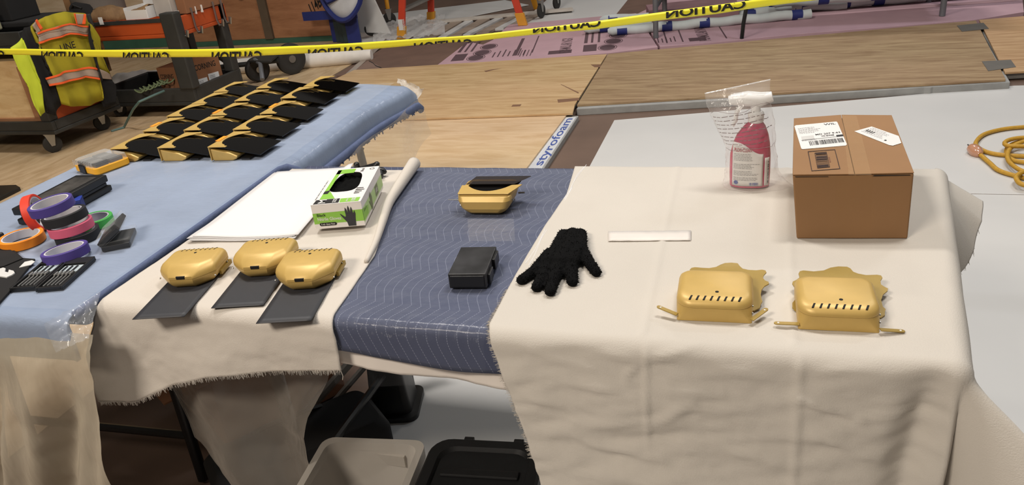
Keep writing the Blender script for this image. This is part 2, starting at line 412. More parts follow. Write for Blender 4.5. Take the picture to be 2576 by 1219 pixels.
pk = thing('pink_foam_board', 'pink foam insulation board with black print, torn left corner', 'foam board', (-2, 7, .01))
ZP = .05
pp = [A(x, y, ZP) for x, y in ((1095, 167), (1170, 110), (1190, 107), (1215, 112), (1240, 100), (1280, 62), (1600, 33), (1655, 118), (1532, 133))]
MB().slab(pp, .04).build('board', 'foam_pink', pk, bevel=.002)
u0 = A(1095, 167, ZP); ux = (A(1530, 134, ZP)-u0).normalized(); uy = Vector((-ux.y, ux.x, 0))
def pk_pt(px, py): return A(px, py, ZP+.0008)
ink = MB()
def logo_block(px, py):
    o = pk_pt(px, py)
    rect_mb(o, ux, uy, .115, .26, mb=ink)
    rect_mb(o + uy*.34, ux, uy, .03, .55, mb=ink); rect_mb(o + ux*.06 + uy*.34, ux, uy, .02, .5, mb=ink); rect_mb(o + ux*.12 + uy*.34, ux, uy, .02, .52, mb=ink)
def ring_blk(px, py):
    o = pk_pt(px, py); n = 20
    for r0, r1 in ((0, .075), (.085, .092)):
        vs_ = []; fs_ = []
        for k in range(n):
            a = 2*math.pi*k/n; vs_ += [o + (ux*math.cos(a)*.9+uy*math.sin(a)*1.35)*r0, o + (ux*math.cos(a)*.9+uy*math.sin(a)*1.35)*r1]
        fs_ = [(2*k, 2*k+1, (2*k+3) % (2*n), (2*k+2) % (2*n)) for k in range(n)]
        if r0 == 0: ink.add([v_ for i_, v_ in enumerate(vs_) if i_ % 2], [tuple(range(n))])
        else: ink.add(vs_, fs_)
for x, y in ((1133, 154), (1466, 130)): logo_block(x, y)
for x, y in ((1197, 145), (1213, 132), (1230, 117), (1528, 119), (1543, 103), (1555, 89)): ring_blk(x, y)
text_mb('FOAMULAR NGX', .62, pk_pt(1434, 132), uy, -ux, height=.10, mb=ink)
for x, y in ((1300, 139), (1340, 132)): rect_mb(pk_pt(x, y), uy, -ux, .72, .03 if x == 1300 else .012, mb=ink)
rect_mb(pk_pt(1378, 137), ux, uy, .2, .13, mb=ink)
for k in range(7): rect_mb(pk_pt(1240, 144) + ux*.045*k, uy, -ux, .2+.04*(k % 3), .012, mb=ink)
for k in range(4): rect_mb(pk_pt(1308, 142) + ux*.03*k, uy, -ux, .25, .008, mb=ink)
ink.build('printing', 'ink_brown', pk)
pk2 = thing('pink_foam_board', 'pink foam board shaded by the far table', 'foam board', (.5, 7.3, .01))
MB().slab([A(x, y, .048) for x, y in ((1660, 117), (1606, 33), (1800, -60), (2560, -120), (2576, 30), (2450, 50), (2000, 86), (1800, 106))], .038).build('board', 'foam_pink', pk2, bevel=.002)
ink = MB(); o = A(1735, 104, .049)
rect_mb(o, ux, uy, .14, .13, mb=ink)
text_mb('FOAMULAR NGX', .62, A(1790, 101, .049), uy, -ux, height=.1, mb=ink)
for k in range(6): rect_mb(A(1648, 108, .049)+ux*.035*k, uy, -ux, .16+.05*(k % 2), .01, mb=ink)
for x in (1680, 1720, 1830): rect_mb(A(x, 108 - (x-1680)*.08, .049), uy, -ux, .9, .012, mb=ink)
ink.build('printing', 'ink_brown', pk2)
tag(MB().slab([A(x, y, .012) for x, y in ((880, 106), (1020, 103), (1078, 62), (1330, 12), (1270, 0), (930, 40))], .006).build('white_floor_board', 'board_white', bevel=.001), 'white floor board beneath the yellow scaffold casters', 'floor board')
tag(MB().slab([A(x, y, .012) for x, y in ((1300, 78), (1548, 44), (1582, -2), (1700, -140), (1480, -140), (1375, 0), (1340, 30))], .006).build('white_floor_board', 'board_white', bevel=.001), 'pale floor board behind the red ladder', 'floor board')

# strips laid out between the ladder feet
strips = [(1033, 98, 1110, 56), (1062, 97, 1136, 54), (1098, 95, 1172, 51), (1128, 92, 1205, 48), (1160, 87, 1248, 44), (1198, 82, 1280, 41), (1245, 72, 1302, 40), (1272, 68, 1330, 37)]
for i, (x0, y0, x1, y1) in enumerate(strips):
    a = A(x0, y0, .03); b = A(x1, y1, .03); wv = Vector((.09 if i % 2 == 0 else .13, .01, 0))
    m_ = 'board_white' if i % 2 == 0 else mat('strip_tan', (150, 134, 120), rough=.7)
    tag(MB().slab([a, a+wv, b+wv, b], .024).build('board_strip', m_, bevel=.001), ('white' if i % 2 == 0 else 'tan grey') + ' board strip between the ladder feet, ' + ['first', 'second', 'third', 'fourth', 'fifth', 'sixth', 'seventh', 'eighth'][i] + ' from left', 'board strip', 'board strips between the ladder feet')
tag(MB().slab([A(x, y, .05) for x, y in ((1095, 50), (1440, 18), (1442, 23), (1096, 55))], .02).build('long_strip', mat('strip_pale', (190, 182, 172), rough=.6), bevel=.002), 'long pale strip across the far ends of the board strips', 'board strip')

# ------------------------------------------------------------------ far background: plywood crate wall, taped sheet stack, ladder, scaffold
cw = thing('plywood_crate', 'tall brown plywood crate marked in black handwriting', 'crate', (-5.4, 7.9, 0))
MB().box(-5.30, -4.43, 7.70, 8.5, .06, 1.6).build('panel', 'ply_crate', cw, bevel=.003)
MB().box(-6.35, -5.305, 7.70, 8.5, .06, 1.6).build('panel', 'ply_crate', cw, bevel=.003)
MB().box(-5.36, -5.26, 7.66, 7.70, .06, 1.6).build('batten', mat('batten_dark', (92, 78, 62), rough=.8), cw, bevel=.003)
MB().box(-6.35, -4.43, 7.68, 8.5, .0065, .06).build('skid', 'green_paint', cw, bevel=.003)
text_mb('114B', .17, AY(785, 36, 7.69), (.86, 0, .52), (-.2, 0, .9), height=.11).build('lettering', 'ink_black', cw)
ck = MB()
ck.box(-8.6, -6.4, 7.8, 8.4, .3, .75)
lc = thing('lumber_crate', 'low wooden crate behind the orange topped cart', 'crate', (-7.2, 8.0, 0))
ck.build('side_panel', 'ply_crate', lc, bevel=.003)
MB().box(-8.62, -6.38, 7.74, 7.8, .48, .68).build('plank', 'board_pale', lc, bevel=.003)
MB().box(-8.62, -6.38, 7.78, 8.4, .0065, .3).build('skid', 'green_paint', lc, bevel=.003)

sp = thing('glass_sheet_stack', 'stack of dark sheets edged with blue tape against the plywood crate', 'sheet stack', (-4.3, 7.66, 0))
for k in range(5):
    y = 7.60 - k*.025
    MB().box(-4.47+.06*k, -4.13+.012*k, y-.018, y, .0125, 1.3).build('sheet', 'tape_blue' if k in (0, 4) else mat('sheet_dark', (44, 60, 66), rough=.2), sp, bevel=.001)
MB().box(-4.70, -4.06, 7.46, 7.475, .27, .36).build('tape_band', 'tape_blue', sp)
wp = thing('white_wrap', 'white plastic wrapped sheet with blue tape curves', 'wrapped sheet', (-4.1, 7.4, .3))
def wrapfn(u, v):
    a = u*math.pi; x = -4.40+.46*u; z = .50 - .23*math.sin(a)**.7*(1-.0*v) ; 
    return Vector((x, 7.42 - .05*math.sin(a), z + (1.5-z)*v))
MB().grid(18, 12, wrapfn).build('sheet', mat('wrap_white', (206, 208, 212), rough=.4), wp, smooth=True, solid=.01)
MB().tube([wrapfn(u/16, 0) + Vector((0, -.01, 0)) for u in range(17)], .028, 6).build('tape_edge', 'tape_blue', wp, smooth=True)
MB().tube([(-4.42, 7.37, .62), (-4.30, 7.36, .46), (-4.2, 7.36, .5), (-4.13, 7.36, .7), (-4.12, 7.37, .9)], .028, 6).build('tape_curve', 'tape_blue', wp, smooth=True)
wt = thing('plasterboard_offcut', 'pale triangular board corner leaning behind the wrapped sheet', 'board', (-3.95, 7.75, 0))
MB().prism([(-4.25, .06), (-3.86, .03), (-4.02, .5), (-4.25, .95)], 0, .02, Matrix(((1, 0, 0, 0), (0, 0, -1, 7.78), (0, 1, 0, .01), (0, 0, 0, 1)))).build('panel', 'board_white', wt, bevel=.002)

def caster(parent, x, y, z0=.0065, r=.06, rz=0.0, wheel='rubber', wd_=.03, top=None):
    top = top or z0 + 2*r + .03
    mt = Matrix.Translation((x, y, z0+r)) @ Matrix.Rotation(rz, 4, 'Z') @ Matrix.Rotation(math.pi/2, 4, 'X')
    wl = MB().lathe([(r*.3, -wd_/2), (r*.86, -wd_/2), (r, -wd_/3), (r, wd_/3), (r*.86, wd_/2), (r*.3, wd_/2)], 22, mt).build('caster_wheel', wheel, parent, smooth=True)
    mf = Matrix.Translation((x, y, 0)) @ Matrix.Rotation(rz, 4, 'Z')
    fk = MB()
    for s_ in (-1, 1):
        pr = [(-.012, z0+r-.012), (.012, z0+r-.012), (.035, top-.004), (-.035, top-.004)]
        yy = s_*(wd_/2+.005)
        vs_ = [mf @ Vector((p, yy-.002, q)) for p, q in pr] + [mf @ Vector((p, yy+.002, q)) for p, q in pr]
        fk.add(vs_, [(0, 1, 2, 3), (7, 6, 5, 4), (0, 4, 5, 1), (1, 5, 6, 2), (2, 6, 7, 3), (3, 7, 4, 0)])
    fk.box(-.04, .04, -wd_/2-.01, wd_/2+.01, top-.006, top, mf)
    fk.build('caster_fork', 'steel', wl)
    return wl

sc_ = thing('scaffold', 'yellow rolling scaffold frame with black casters', 'scaffold', (-3.2, 8.2, 0))
for (x, y, z) in ((-4.10, 7.80, .018), (-4.14, 8.36, .018), (-2.33, 8.36, .018), (-2.28, 8.86, .018)):
    caster(sc_, x, y, z, .075, .5 if x < -3 else 1.3, top=z+.19)
    MB().tube([(x, y, z+.19), (x, y, 2.0)], .024, 10).build('post', 'yellow_paint', sc_, smooth=True)
for x, ya, yb in ((-4.12, 7.80, 8.36), (-2.30, 8.36, 8.86)):
    MB().tube([(x, ya, .34), (x, yb, .50)], .02, 8).build('brace', 'yellow_paint', sc_, smooth=True)
    MB().tube([(x, ya, .95), (x, yb, .95)], .02, 8).build('rail', 'yellow_paint', sc_, smooth=True)

ld = thing('stepladder', 'red fibreglass stepladder with yellow feet', 'ladder', (-3.0, 8.1, 0))
fl = [A(1010, 98, .012), A(1085, 58, .012), A(1316, 64, .05), A(1354, 22, .012)]
tops = [Vector((-3.35, 7.75, 1.9)), Vector((-3.37, 8.35, 1.9)), Vector((-2.85, 7.95, 1.9)), Vector((-2.85, 8.4, 1.9))]
for i, (a, b) in enumerate(zip(fl, tops)):
    d = (b-a).normalized(); xh = Vector((1, 0, 0)); yh = d.cross(xh).normalized()
    def rail(p0, p1, hw, hd, nm, m_):
        vs_ = [p + xh*hw*sx + yh*hd*sy for p in (p0, p1) for sx, sy in ((-1, -1), (1, -1), (1, 1), (-1, 1))]
        MB().add(vs_, [(3, 2, 1, 0), (4, 5, 6, 7), (0, 1, 5, 4), (1, 2, 6, 5), (2, 3, 7, 6), (3, 0, 4, 7)]).build(nm, m_, ld, bevel=.004)
    rail(a + d*.10, b, .036, .018, 'rail', 'ladder_red'); rail(a, a + d*.13, .046, .024, 'foot', 'yellow_paint')
def at_h(i, z): a, b = fl[i], tops[i]; return a + (b-a)*((z-a.z)/(b.z-a.z))
for z in (.30, .62):
    a = at_h(0, z); b = at_h(1, z)
    MB().box(-.5, .5, -.04, .04, -.012, .012, Matrix.Translation((a+b)/2) @ (b-a).to_track_quat('X', 'Z').to_matrix().to_4x4() @ Matrix.Scale((b-a).length, 4, (1, 0, 0))).build('step', 'alu', ld)
    a = at_h(2, z); b = at_h(3, z); MB().tube([a, b], .014, 6).build('cross_bar', 'alu', ld)
a = at_h(0, .16) + Vector((0, -.03, 0))
MB().box(-.025, .025, -.001, .001, -.055, .055, Matrix.Translation(a)).build('sticker', 'label_white', ld)
text_mb('WERNER', .12, a + Vector((.05, -.004, -.06)), (0, 0, 1), (-1, 0, 0), height=.02).build('lettering', 'label_white', ld)

# crumpled clear plastic near the ladder
def crum(u, v):
    p = A(940 + 180*u, 112 - 52*v - 20*u, .02)
    return p + Vector((0, 0, .02 + .05*abs(fbm(p.x*9, p.y*9, 3))))
tag(MB().grid(40, 24, crum).build('plastic_sheet', film('film_crumple', .34, (226, 224, 222), rough=.25, bump=.8, bscale=14), smooth=True, ang=180), 'crumpled clear plastic sheet by the ladder foot', 'plastic sheet')

# white foam roll on the floor behind the carts
a = A(545, 172, .07); b = A(935, 138, .07)
tag(MB().tube([a + (b-a)*k/8 for k in range(9)], [.07, .072, .074, .074, .074, .074, .072, .068, .05], 14).build('foam_roll', mat('roll_white', (226, 220, 212), rough=.6), smooth=True), 'white foam roll lying on the floor behind the dolly', 'foam roll')
pf = [AY(x, y, 5.9) for x, y in ((215, 255), (280, 185), (430, 165), (460, 205), (300, 260))]
def bund(u, v):
    p = A(275 + 150*u, 235 - 30*v - 16*u, .1); return p + Vector((0, 0, .10*math.sin(u*3.1)**.5*math.sin(v*math.pi) + .03*fbm(p.x*6, p.y*6)))
tag(MB().grid(20, 14, bund).build('plastic_bundle', 'roll_white', smooth=True, solid=.01), 'loose white foam bundle on the floor between carts', 'foam bundle')

# ------------------------------------------------------------------ far table with taped tubes below
ft = thing('folding_table', 'far folding table with grey legs standing on pink boards', 'table', (.25, 7.5, .05))
MB().box(-1.15, 1.55, 7.0, 7.85, .78, .82, Matrix.Rotation(.0, 4, 'Z')).build('tabletop', 'table_grey', ft, bevel=.01)
for (px, py) in ((1650, 95), (2370, 40)):
    p = A(px, py, .05)
    MB().tube([p, (p.x, p.y+.02, .78)], .024, 10).build('leg', 'grey_metal', ft, smooth=True)
    MB().tube([(p.x, p.y+.66, .05), (p.x, p.y+.62, .78)], .024, 10).build('leg', 'grey_metal', ft, smooth=True)
    MB().tube([(p.x, p.y+.02, .30), (p.x, p.y+.64, .30)], .016, 8).build('cross_bar', 'grey_metal', ft, smooth=True)
bs = A(1866, 97, .049)
tag(MB().tube([bs, bs + Vector((.01, .01, .12)), bs + Vector((.03, .04, .25)), bs+Vector((.03, .2, .5)), bs+Vector((.03, .35, .79))], .016, 8).build('black_strut', 'plastic_black', smooth=True), 'black strut standing among the taped tubes', 'strut')

def taped_tube(label, p0, p1, r, bands, tint='tube_white'):
    p0 = Vector(p0); p1 = Vector(p1); d = (p1-p0)
    o = thing('foam_tube', label, 'tube', (p0.x, p0.y, .05), group='white tubes with blue tape bands')
    n = 24; pts = [p0 + d*k/n + Vector((0, 0, .006*math.sin(k*1.3))) for k in range(n+1)]
    MB().tube([p0 - d.normalized()*.04] + pts, [r*.5] + [r]*(n+1), 12).build('tube', tint, o, smooth=True)
    for t in bands:
        q = p0 + d*t; e = d.normalized()*.045
        MB().tube([q-e, q+e], r*1.06, 12).build('tape_band', 'tape_blue', o, smooth=True)
taped_tube('nearest white tube with blue tape bands on the pink board', A(1540, 78, .09), A(2040, 34, .09), .042, (.05, .28, .47, .93))
taped_tube('white tube with one visible blue band at its rounded left end', A(1480, 74, .09), A(1990, 24, .09), .038, (.08, .62, .8))
taped_tube('white tube with blue bands lying behind the nearest tube', A(1520, 50, .095), A(2130, 10, .095), .043, (.04, .35, .66, .78))
taped_tube('white tube bundle tinted for bluish light, reaching under the far table', A(1900, 22, .11), A(2560, -32, .11), .058, (.07, .2, .35, .48))
taped_tube('upper white tube resting on the bundle under the far table', A(1950, 4, .2), A(2576, -45, .2), .055, (.2, .42, .75))
tag(MB().slab([A(x, y, .16) for x, y in ((1625, 12), (1850, -10), (1860, 20), (1640, 42))], .10).build('pink_foam_offcut', mat('foam_pink_dark', (150, 116, 122), rough=.8), bevel=.004), 'broken pink foam offcut behind the far table legs', 'foam offcut')
tag(MB().slab([A(x, y, .02) for x, y in ((1545, 42), (1582, -4), (1700, -60), (1800, -60), (1640, 40))], .014).build('hardboard_sheet', 'masonite', bevel=.001), 'brown hardboard sheet beside the far table leg', 'hardboard')

# ------------------------------------------------------------------ carts on the left
c1 = thing('utility_cart', 'black utility cart holding a plywood box, vest hung on its side', 'cart', (-5.2, 4.35, 0))
X1 = -4.70; Y1 = 4.05
def tray(root, x0, x1, y0, y1, z0, z1, m_, t=.03, nm='shelf'):
    MB().box(x0, x1, y0, y1, z0, z0+t).build(nm, m_, root, bevel=.006)
    for q in ((x0, x1, y0, y0+t), (x0, x1, y1-t, y1), (x0, x0+t, y0+t, y1-t), (x1-t, x1, y0+t, y1-t)):
        MB().box(q[0], q[1], q[2], q[3], z0+t, z1).build('shelf_lip', m_, root, bevel=.006)
tray(c1, -5.75, X1, Y1, Y1+.64, .15, .245, 'cart_black')
tray(c1, -5.75, X1, Y1, Y1+.64, .74, .86, 'cart_black')
for x in (-5.72, X1-.10):
    for y in (Y1+.005, Y1+.56):
        MB().box(x, x+.09, y, y+.075, .24, .75).build('post', 'cart_black', c1, bevel=.012)
for x, y, r_ in ((-5.64, 4.14, .4), (X1-.12, 4.10, 1.0), (-5.64, 4.6, 0), (X1-.14, 4.60, 1.2)):
    caster(c1, x, y, .0065, .062, r_, top=.15)
MB().box(-4.80, -4.712, Y1+.07, Y1+.56, .20, .36).build('end_panel', 'cart_orange', c1, bevel=.004)
cr_ = thing('plywood_box', 'pale plywood box on the lower shelf of the near cart', 'wooden box', (-5.2, 4.2, .18))
MB().box(-5.55, -4.83, 4.115, 4.5, .182, .66).build('body', 'pine', cr_, bevel=.003)
MB().box(-5.55, -4.815, 4.095, 4.115, .182, .26).build('batten', 'ply_crate', cr_, bevel=.003)
MB().box(-4.885, -4.815, 4.092, 4.115, .26, .62).build('batten', 'ply_crate', cr_, bevel=.003)
tag(MB().box(-5.75, -4.75, 4.2, 4.6, .863, .90).box(-5.4, -4.95, 4.25, 4.5, .90, 1.2).build('black_case', 'cloth_black', bevel=.01), 'black case on the top tray of the near cart', 'case')
jt = thing('jar_stack', 'small pale jars at the left corner of the near cart', 'jars', (-5.12, 4.12, .863))
MB().box(-5.14, -4.97, 4.08, 4.18, .863, .93).build('lower_box', mat('jar_a', (150, 146, 120), rough=.4), jt, bevel=.01)
MB().box(-5.15, -4.99, 4.08, 4.18, .931, .99).build('middle_box', mat('jar_b', (180, 150, 96), rough=.4), jt, bevel=.01)
MB().box(-5.17, -5.02, 4.08, 4.18, .991, 1.2).build('upper_box', mat('jar_c', (205, 196, 184), rough=.4), jt, bevel=.01)

# safety vest hanging over the cart's right side
XV = -4.655
vt = thing('safety_vest', 'yellow safety vest with orange and silver bands hung on the cart', 'vest', (XV, 4.35, .25))
def vsheet(pxs, x, th, nm, m_, par, puff=.03, res=26):
    """traced panel in the vertical plane at X=x, softly curved, real thickness"""
    pts = [AX(px, py, x) for px, py in pxs]
    bm = bmesh.new(); vv = [bm.verts.new((0, p.y, p.z)) for p in pts]; fc = bm.faces.new(vv)
    bmesh.ops.triangulate(bm, faces=[fc]); bmesh.ops.subdivide_edges(bm, edges=bm.edges[:], cuts=3, use_grid_fill=True)
    bmesh.ops.subdivide_edges(bm, edges=bm.edges[:], cuts=1, use_grid_fill=True)
    bm.verts.index_update()
    vs_ = [Vector((x + puff*math.sin((v.co.y-4.05)*5.2) + .012*math.sin(v.co.y*42 + v.co.z*6) + .01*fbm(v.co.y*7, v.co.z*3), v.co.y, v.co.z)) for v in bm.verts]
    fs_ = [tuple(v.index for v in f_.verts) for f_ in bm.faces]; bm.free()
    return MB().add(vs_, fs_).build(nm, m_, par, smooth=True, solid=th, ang=180)
vsheet([(72, 68), (105, 42), (150, 30), (195, 33), (210, 34), (217, 60), (221, 95), (232, 125), (240, 170), (243, 215), (252, 252), (215, 266), (170, 268), (152, 262), (128, 200), (102, 140), (92, 105), (85, 85)], XV, .008, 'back_panel', 'hi_vis', vt)
vsheet([(92, 93), (120, 82), (160, 76), (215, 83), (219, 69), (170, 62), (135, 66), (95, 81), (85, 80)][::-1], XV+.022, .003, 'silver_band', 'reflective', vt)
for q in ([(90, 83), (125, 70), (165, 59), (218, 66), (218, 70), (166, 63), (126, 75), (92, 87)], [(93, 106), (130, 95), (170, 83), (220, 88), (220, 92), (170, 87), (130, 99), (95, 111)],
          [(116, 196), (160, 178), (215, 168), (243, 172), (243, 177), (215, 173), (160, 183), (118, 201)], [(124, 212), (165, 202), (210, 191), (245, 197), (245, 202), (210, 195), (165, 207), (126, 217)],
          [(86, 52), (92, 48), (106, 72), (100, 76)], [(180, 34), (186, 34), (190, 62), (184, 62)], [(203, 36), (208, 36), (209, 62), (203, 62)]):
    vsheet(q, XV+.026, .003, 'orange_trim', 'hi_vis_orange', vt)
vsheet([(92, 88), (126, 76), (166, 64), (218, 71), (220, 88), (170, 83), (130, 95), (94, 106)], XV+.021, .003, 'silver_band', 'reflective', vt)
vsheet([(118, 201), (160, 184), (215, 174), (243, 177), (245, 197), (210, 191), (165, 202), (124, 213)], XV+.021, .003, 'silver_band', 'reflective', vt)
vsheet([(187, 35), (203, 36), (204, 62), (190, 62)], XV+.021, .003, 'silver_band', 'reflective', vt)
vsheet([(76, 64), (88, 52), (100, 78), (90, 84)], XV+.021, .003, 'silver_band', 'reflective', vt)
vsheet([(30, 120), (56, 95), (62, 128), (80, 175), (100, 215), (115, 282), (105, 292), (88, 265), (75, 220), (52, 175)], XV+.03, .006, 'front_flap', 'hi_vis_bright', vt, puff=.0)
vsheet([(220, 52), (235, 62), (255, 95), (262, 130), (262, 165), (278, 190), (245, 172), (228, 100)], XV-.012, .006, 'front_flap', 'hi_vis', vt, puff=.02)
vsheet([(245, 172), (276, 188), (280, 200), (246, 197)], XV+.005, .004, 'silver_band', 'reflective', vt)
vsheet([(62, 70), (78, 66), (92, 105), (104, 142), (130, 202), (155, 264), (140, 290), (118, 285), (100, 215), (72, 140), (58, 100)], XV+.006, .012, 'lining', 'cloth_black', vt, puff=0)
vsheet([(240, 190), (282, 205), (290, 215), (292, 262), (262, 270), (252, 250), (244, 215)], XV+.006, .012, 'lining', 'cloth_black', vt, puff=0)
vsheet([(216, 60), (224, 100), (236, 128), (250, 200), (244, 205), (232, 128), (220, 100)], XV+.03, .006, 'edge_binding', 'cloth_black', vt)
text_mb('LINE', .13, AX(155, 130, XV+.05), (0, 1, 0), (0, 0, 1), height=.045).build('lettering', 'ink_black', vt)

c2 = thing('utility_cart', 'black utility cart with orange top tray and two cardboard boxes below', 'cart', (-4.6, 5.1, 0))
X2, Y2 = -4.20, 4.90
tray(c2, -5.12, X2+.03, Y2, Y2+.62, .10, .235, 'cart_black')
tray(c2, -5.12, X2+.03, Y2, Y2+.62, .62, .76, 'cart_orange')
MB().box(-5.12, X2+.03, Y2-.006, Y2, .735, .765).build('trim_strip', 'cart_black', c2, bevel=.002)
for x, y, w_ in ((-5.09, Y2+.01, .09), (X2-.085, Y2-.012, .13), (-4.62, Y2+.53, .09), (X2-.06, Y2+.53, .09)):
    MB().box(x, x+w_, y, y+.085, .23, .80).build('post', 'cart_black', c2, bevel=.01)
for x, y, r_ in ((-4.99, 4.96, .7), (-4.30, 5.0, .4), (-5.0, 5.42, 0), (-4.3, 5.42, 0)):
    caster(c2, x, y, .0065, .05, r_, top=.10)
for (x, y) in ((X2+.012, 4.96), (X2+.035, 5.10), (X2+.04, 5.36), (X2+.04, 5.46)):
    MB().tube([(x+.006, y-.0, .80), (x+.006, y, .66), (x+.02, y, .615), (x+.05, y, .615), (x+.06, y, .66)], .014, 8, flat=.6).build('hook', 'steel', c2, smooth=True)

def carton(label, px, py, sx, sy, sz, z, rz):
    p = A(px, py, z); o = thing('cardboard_box', label, 'box', tuple(p), rz)
    MB().box(0, sx, 0, sy, 0, sz).build('carton', 'cardboard_dark', o, bevel=.003, world=False)
    text_mb('CORNING', sx*.72, (sx*.12, -.0015, sz*.62), (1, 0, 0), (0, 0, 1), height=sz*.16).build('lettering', 'ink_black', o, world=False)
    return o
carton('brown box with black lettering at left on the cart shelf', 414, 244, .17, .24, .235, .1305, 0)
cb = carton('brown box with black lettering and two white labels on the cart shelf', 497, 235, .26, .22, .28, .1305, math.radians(68))
for q in ((.02, .02), (.13, .04)):
    MB().box(q[0], q[0]+.095, -.003, -.001, q[1], q[1]+.085).build('paper_label', 'label_white', cb, world=False)
    lines_mb((q[0]+.01, -.0035, q[1]+.01), (1, 0, 0), (0, 0, 1), .07, .06, 5, 3).build('printing', 'ink_grey', cb, world=False)
# things on the top tray of that cart
p = A(325, 52, .80)
def parcel(u, v):
    return Vector((-4.98 + .52*u, 4.93 + .2*v, .765 + .10*math.sin(v*math.pi)**.5*(.8+.2*math.sin(u*7)) + .012*fbm(u*9, v*9)))
tag(MB().grid(26, 14, parcel).build('wrapped_parcel', 'parcel_brown', smooth=True, solid=.006), 'brown paper wrapped parcel on the orange tray', 'parcel')
bg = thing('black_bag', 'black bag between the vest and the brown parcel', 'bag', (-5.02, 4.95, .76))
MB().tube([(-5.16, 5.0, .80), (-5.10, 4.98, .84), (-5.02, 4.97, .83), (-4.96, 4.97, .80)], [.03, .075, .07, .02], 12).build('pouch', 'cloth_black', bg, smooth=True)
MB().tube([(-5.12, 4.93, .86), (-5.06, 4.91, .9), (-5.0, 4.92, .87)], .008, 6).build('handle', 'plastic_black', bg, smooth=True)
wb = thing('white_carton', 'open white carton on the orange tray beside the parcel', 'box', (-4.5, 5.0, .76))
MB().box(-4.62, -4.42, 4.93, 5.15, .764, .78).build('base', 'label_white', wb, bevel=.002)
for q in ((-4.62, -4.42, 4.925, 4.93, .764, .83), (-4.625, -4.62, 4.93, 5.15, .764, .85), (-4.42, -4.415, 4.93, 5.15, .764, .85), (-4.62, -4.42, 5.15, 5.155, .764, .90)):
    MB().box(*q).build('flap', 'label_white', wb)
tag(MB().box(-4.40, -4.25, 5.0, 5.3, .764, 1.0).build('metal_bracket_box', mat('bracket_grey', (176, 170, 164), rough=.5), bevel=.004), 'pale metal box with holes standing on the orange tray', 'metal box')
tag(MB().box(-4.24, -4.16, 5.05, 5.50, .764, 1.05).build('brown_panel', 'cardboard_dark', bevel=.004), 'dark cardboard panel at the right end of the orange tray', 'panel')
tag(MB().lathe([(.005, 0), (.2, .01), (.2, .16), (.005, .17)], 28, Matrix.Translation((-5.25, 5.35, .765))).build('grey_drum', mat('drum_grey', (104, 96, 88), rough=.7), smooth=True), 'low grey drum at the back of the orange tray', 'drum')
tag(MB().box(-5.45, -5.30, 5.2, 5.32, .30, 1.0).build('tan_block', 'cardboard', bevel=.004), 'tan block standing behind the vest', 'block')
for i, (x, y) in enumerate(((-4.83, 4.893), (-4.19, 4.98), (-4.17, 5.15), (-4.165, 5.22))):
    tag(MB().box(x-.018, x+.018, y-.002, y+.002, .745, .80).build('tape_scrap', 'label_white'), ['white tape scrap on the front of the orange tray', 'first white tape scrap on the tray end', 'second white tape scrap on the tray end', 'third white tape scrap on the tray end'][i], 'tape scrap', 'white tape scraps')
# green hose and clutter on the lower shelf
hs = [A(390, 238, .25), A(350, 256, .24), A(335, 275, .18), A(322, 300, .08), A(312, 320, .015), A(280, 330, .012)]
tag(MB().tube([hs[0]+Vector((0, .1, 0))] + hs, .009, 8).build('air_hose', mat('hose_green', (86, 112, 108), rough=.4), smooth=True), 'green air hose drooping from the cart shelf to the floor', 'hose')
nt_ = MB(); rr = random.Random(4)
for k in range(7):
    cx, cy = A(330 + 12*k, 236 - 3*k, .245)[:2]; r_ = rr.uniform(.03, .06)
    nt_.tube([(cx + r_*math.cos(t*.5), cy + .1 + r_*math.sin(t*.5), .245 + .012*math.sin(t)+.004*k) for t in range(14)], .006, 6)
tag(nt_.build('green_cord', mat('cord_green', (96, 108, 76), rough=.8), smooth=True), 'tangled green cord on the lower cart shelf', 'cord')

# dolly with large black wheels behind the rows of gold devices
dl = thing('hand_truck', 'black dolly with large wheels behind the gold device rows', 'dolly', (-4.2, 6.1, 0))
for (px, py, r_) in ((740, 186, .14), (655, 205, .11)):
    p = A(px, py, .0065)
    mt = Matrix.Translation((p.x, p.y, .0065+r_)) @ Matrix.Rotation(1.05, 4, 'Z') @ Matrix.Rotation(math.pi/2, 4, 'X')
    wl = MB().lathe([(r_*.25, -.025), (r_*.6, -.022), (r_*.85, -.03), (r_, -.02), (r_, .02), (r_*.85, .03), (r_*.6, .022), (r_*.25, .025)], 26, mt).build('wheel', 'rubber', dl, smooth=True)
    MB().lathe([(.001, -.032), (r_*.24, -.032), (r_*.24, .032), (.001, .032)], 16, mt).build('hub', 'steel', wl, smooth=True)
p0 = A(500, 175, .17); p1 = A(700, 152, .17)
MB().tube([p0, p1], .022, 8).build('axle_bar', 'cart_black', dl, smooth=True)
MB().slab([A(x, y, .22) for x, y in ((625, 152), (640, 142), (700, 136), (680, 152))], .02).build('toe_plate', 'cart_black', dl, bevel=.004)
MB().tube([A(660, 200, .08), A(655, 160, .19), A(640, 150, .22)], .02, 8).build('fork', 'grey_metal', dl, smooth=True)
MB().tube([A(600, 178, .15), A(560, 150, .24), A(550, 143, .3)], .02, 8).build('fork', 'cart_black', dl, smooth=True)

# dark mat at the far left
tag(MB().slab([A(x, y, .03) for x, y in ((-120, 470), (40, 464), (50, 470), (-40, 515), (-160, 520))], .024).build('black_mat', 'plastic_black', bevel=.003), 'black slab on the tan floor at the left edge', 'slab')

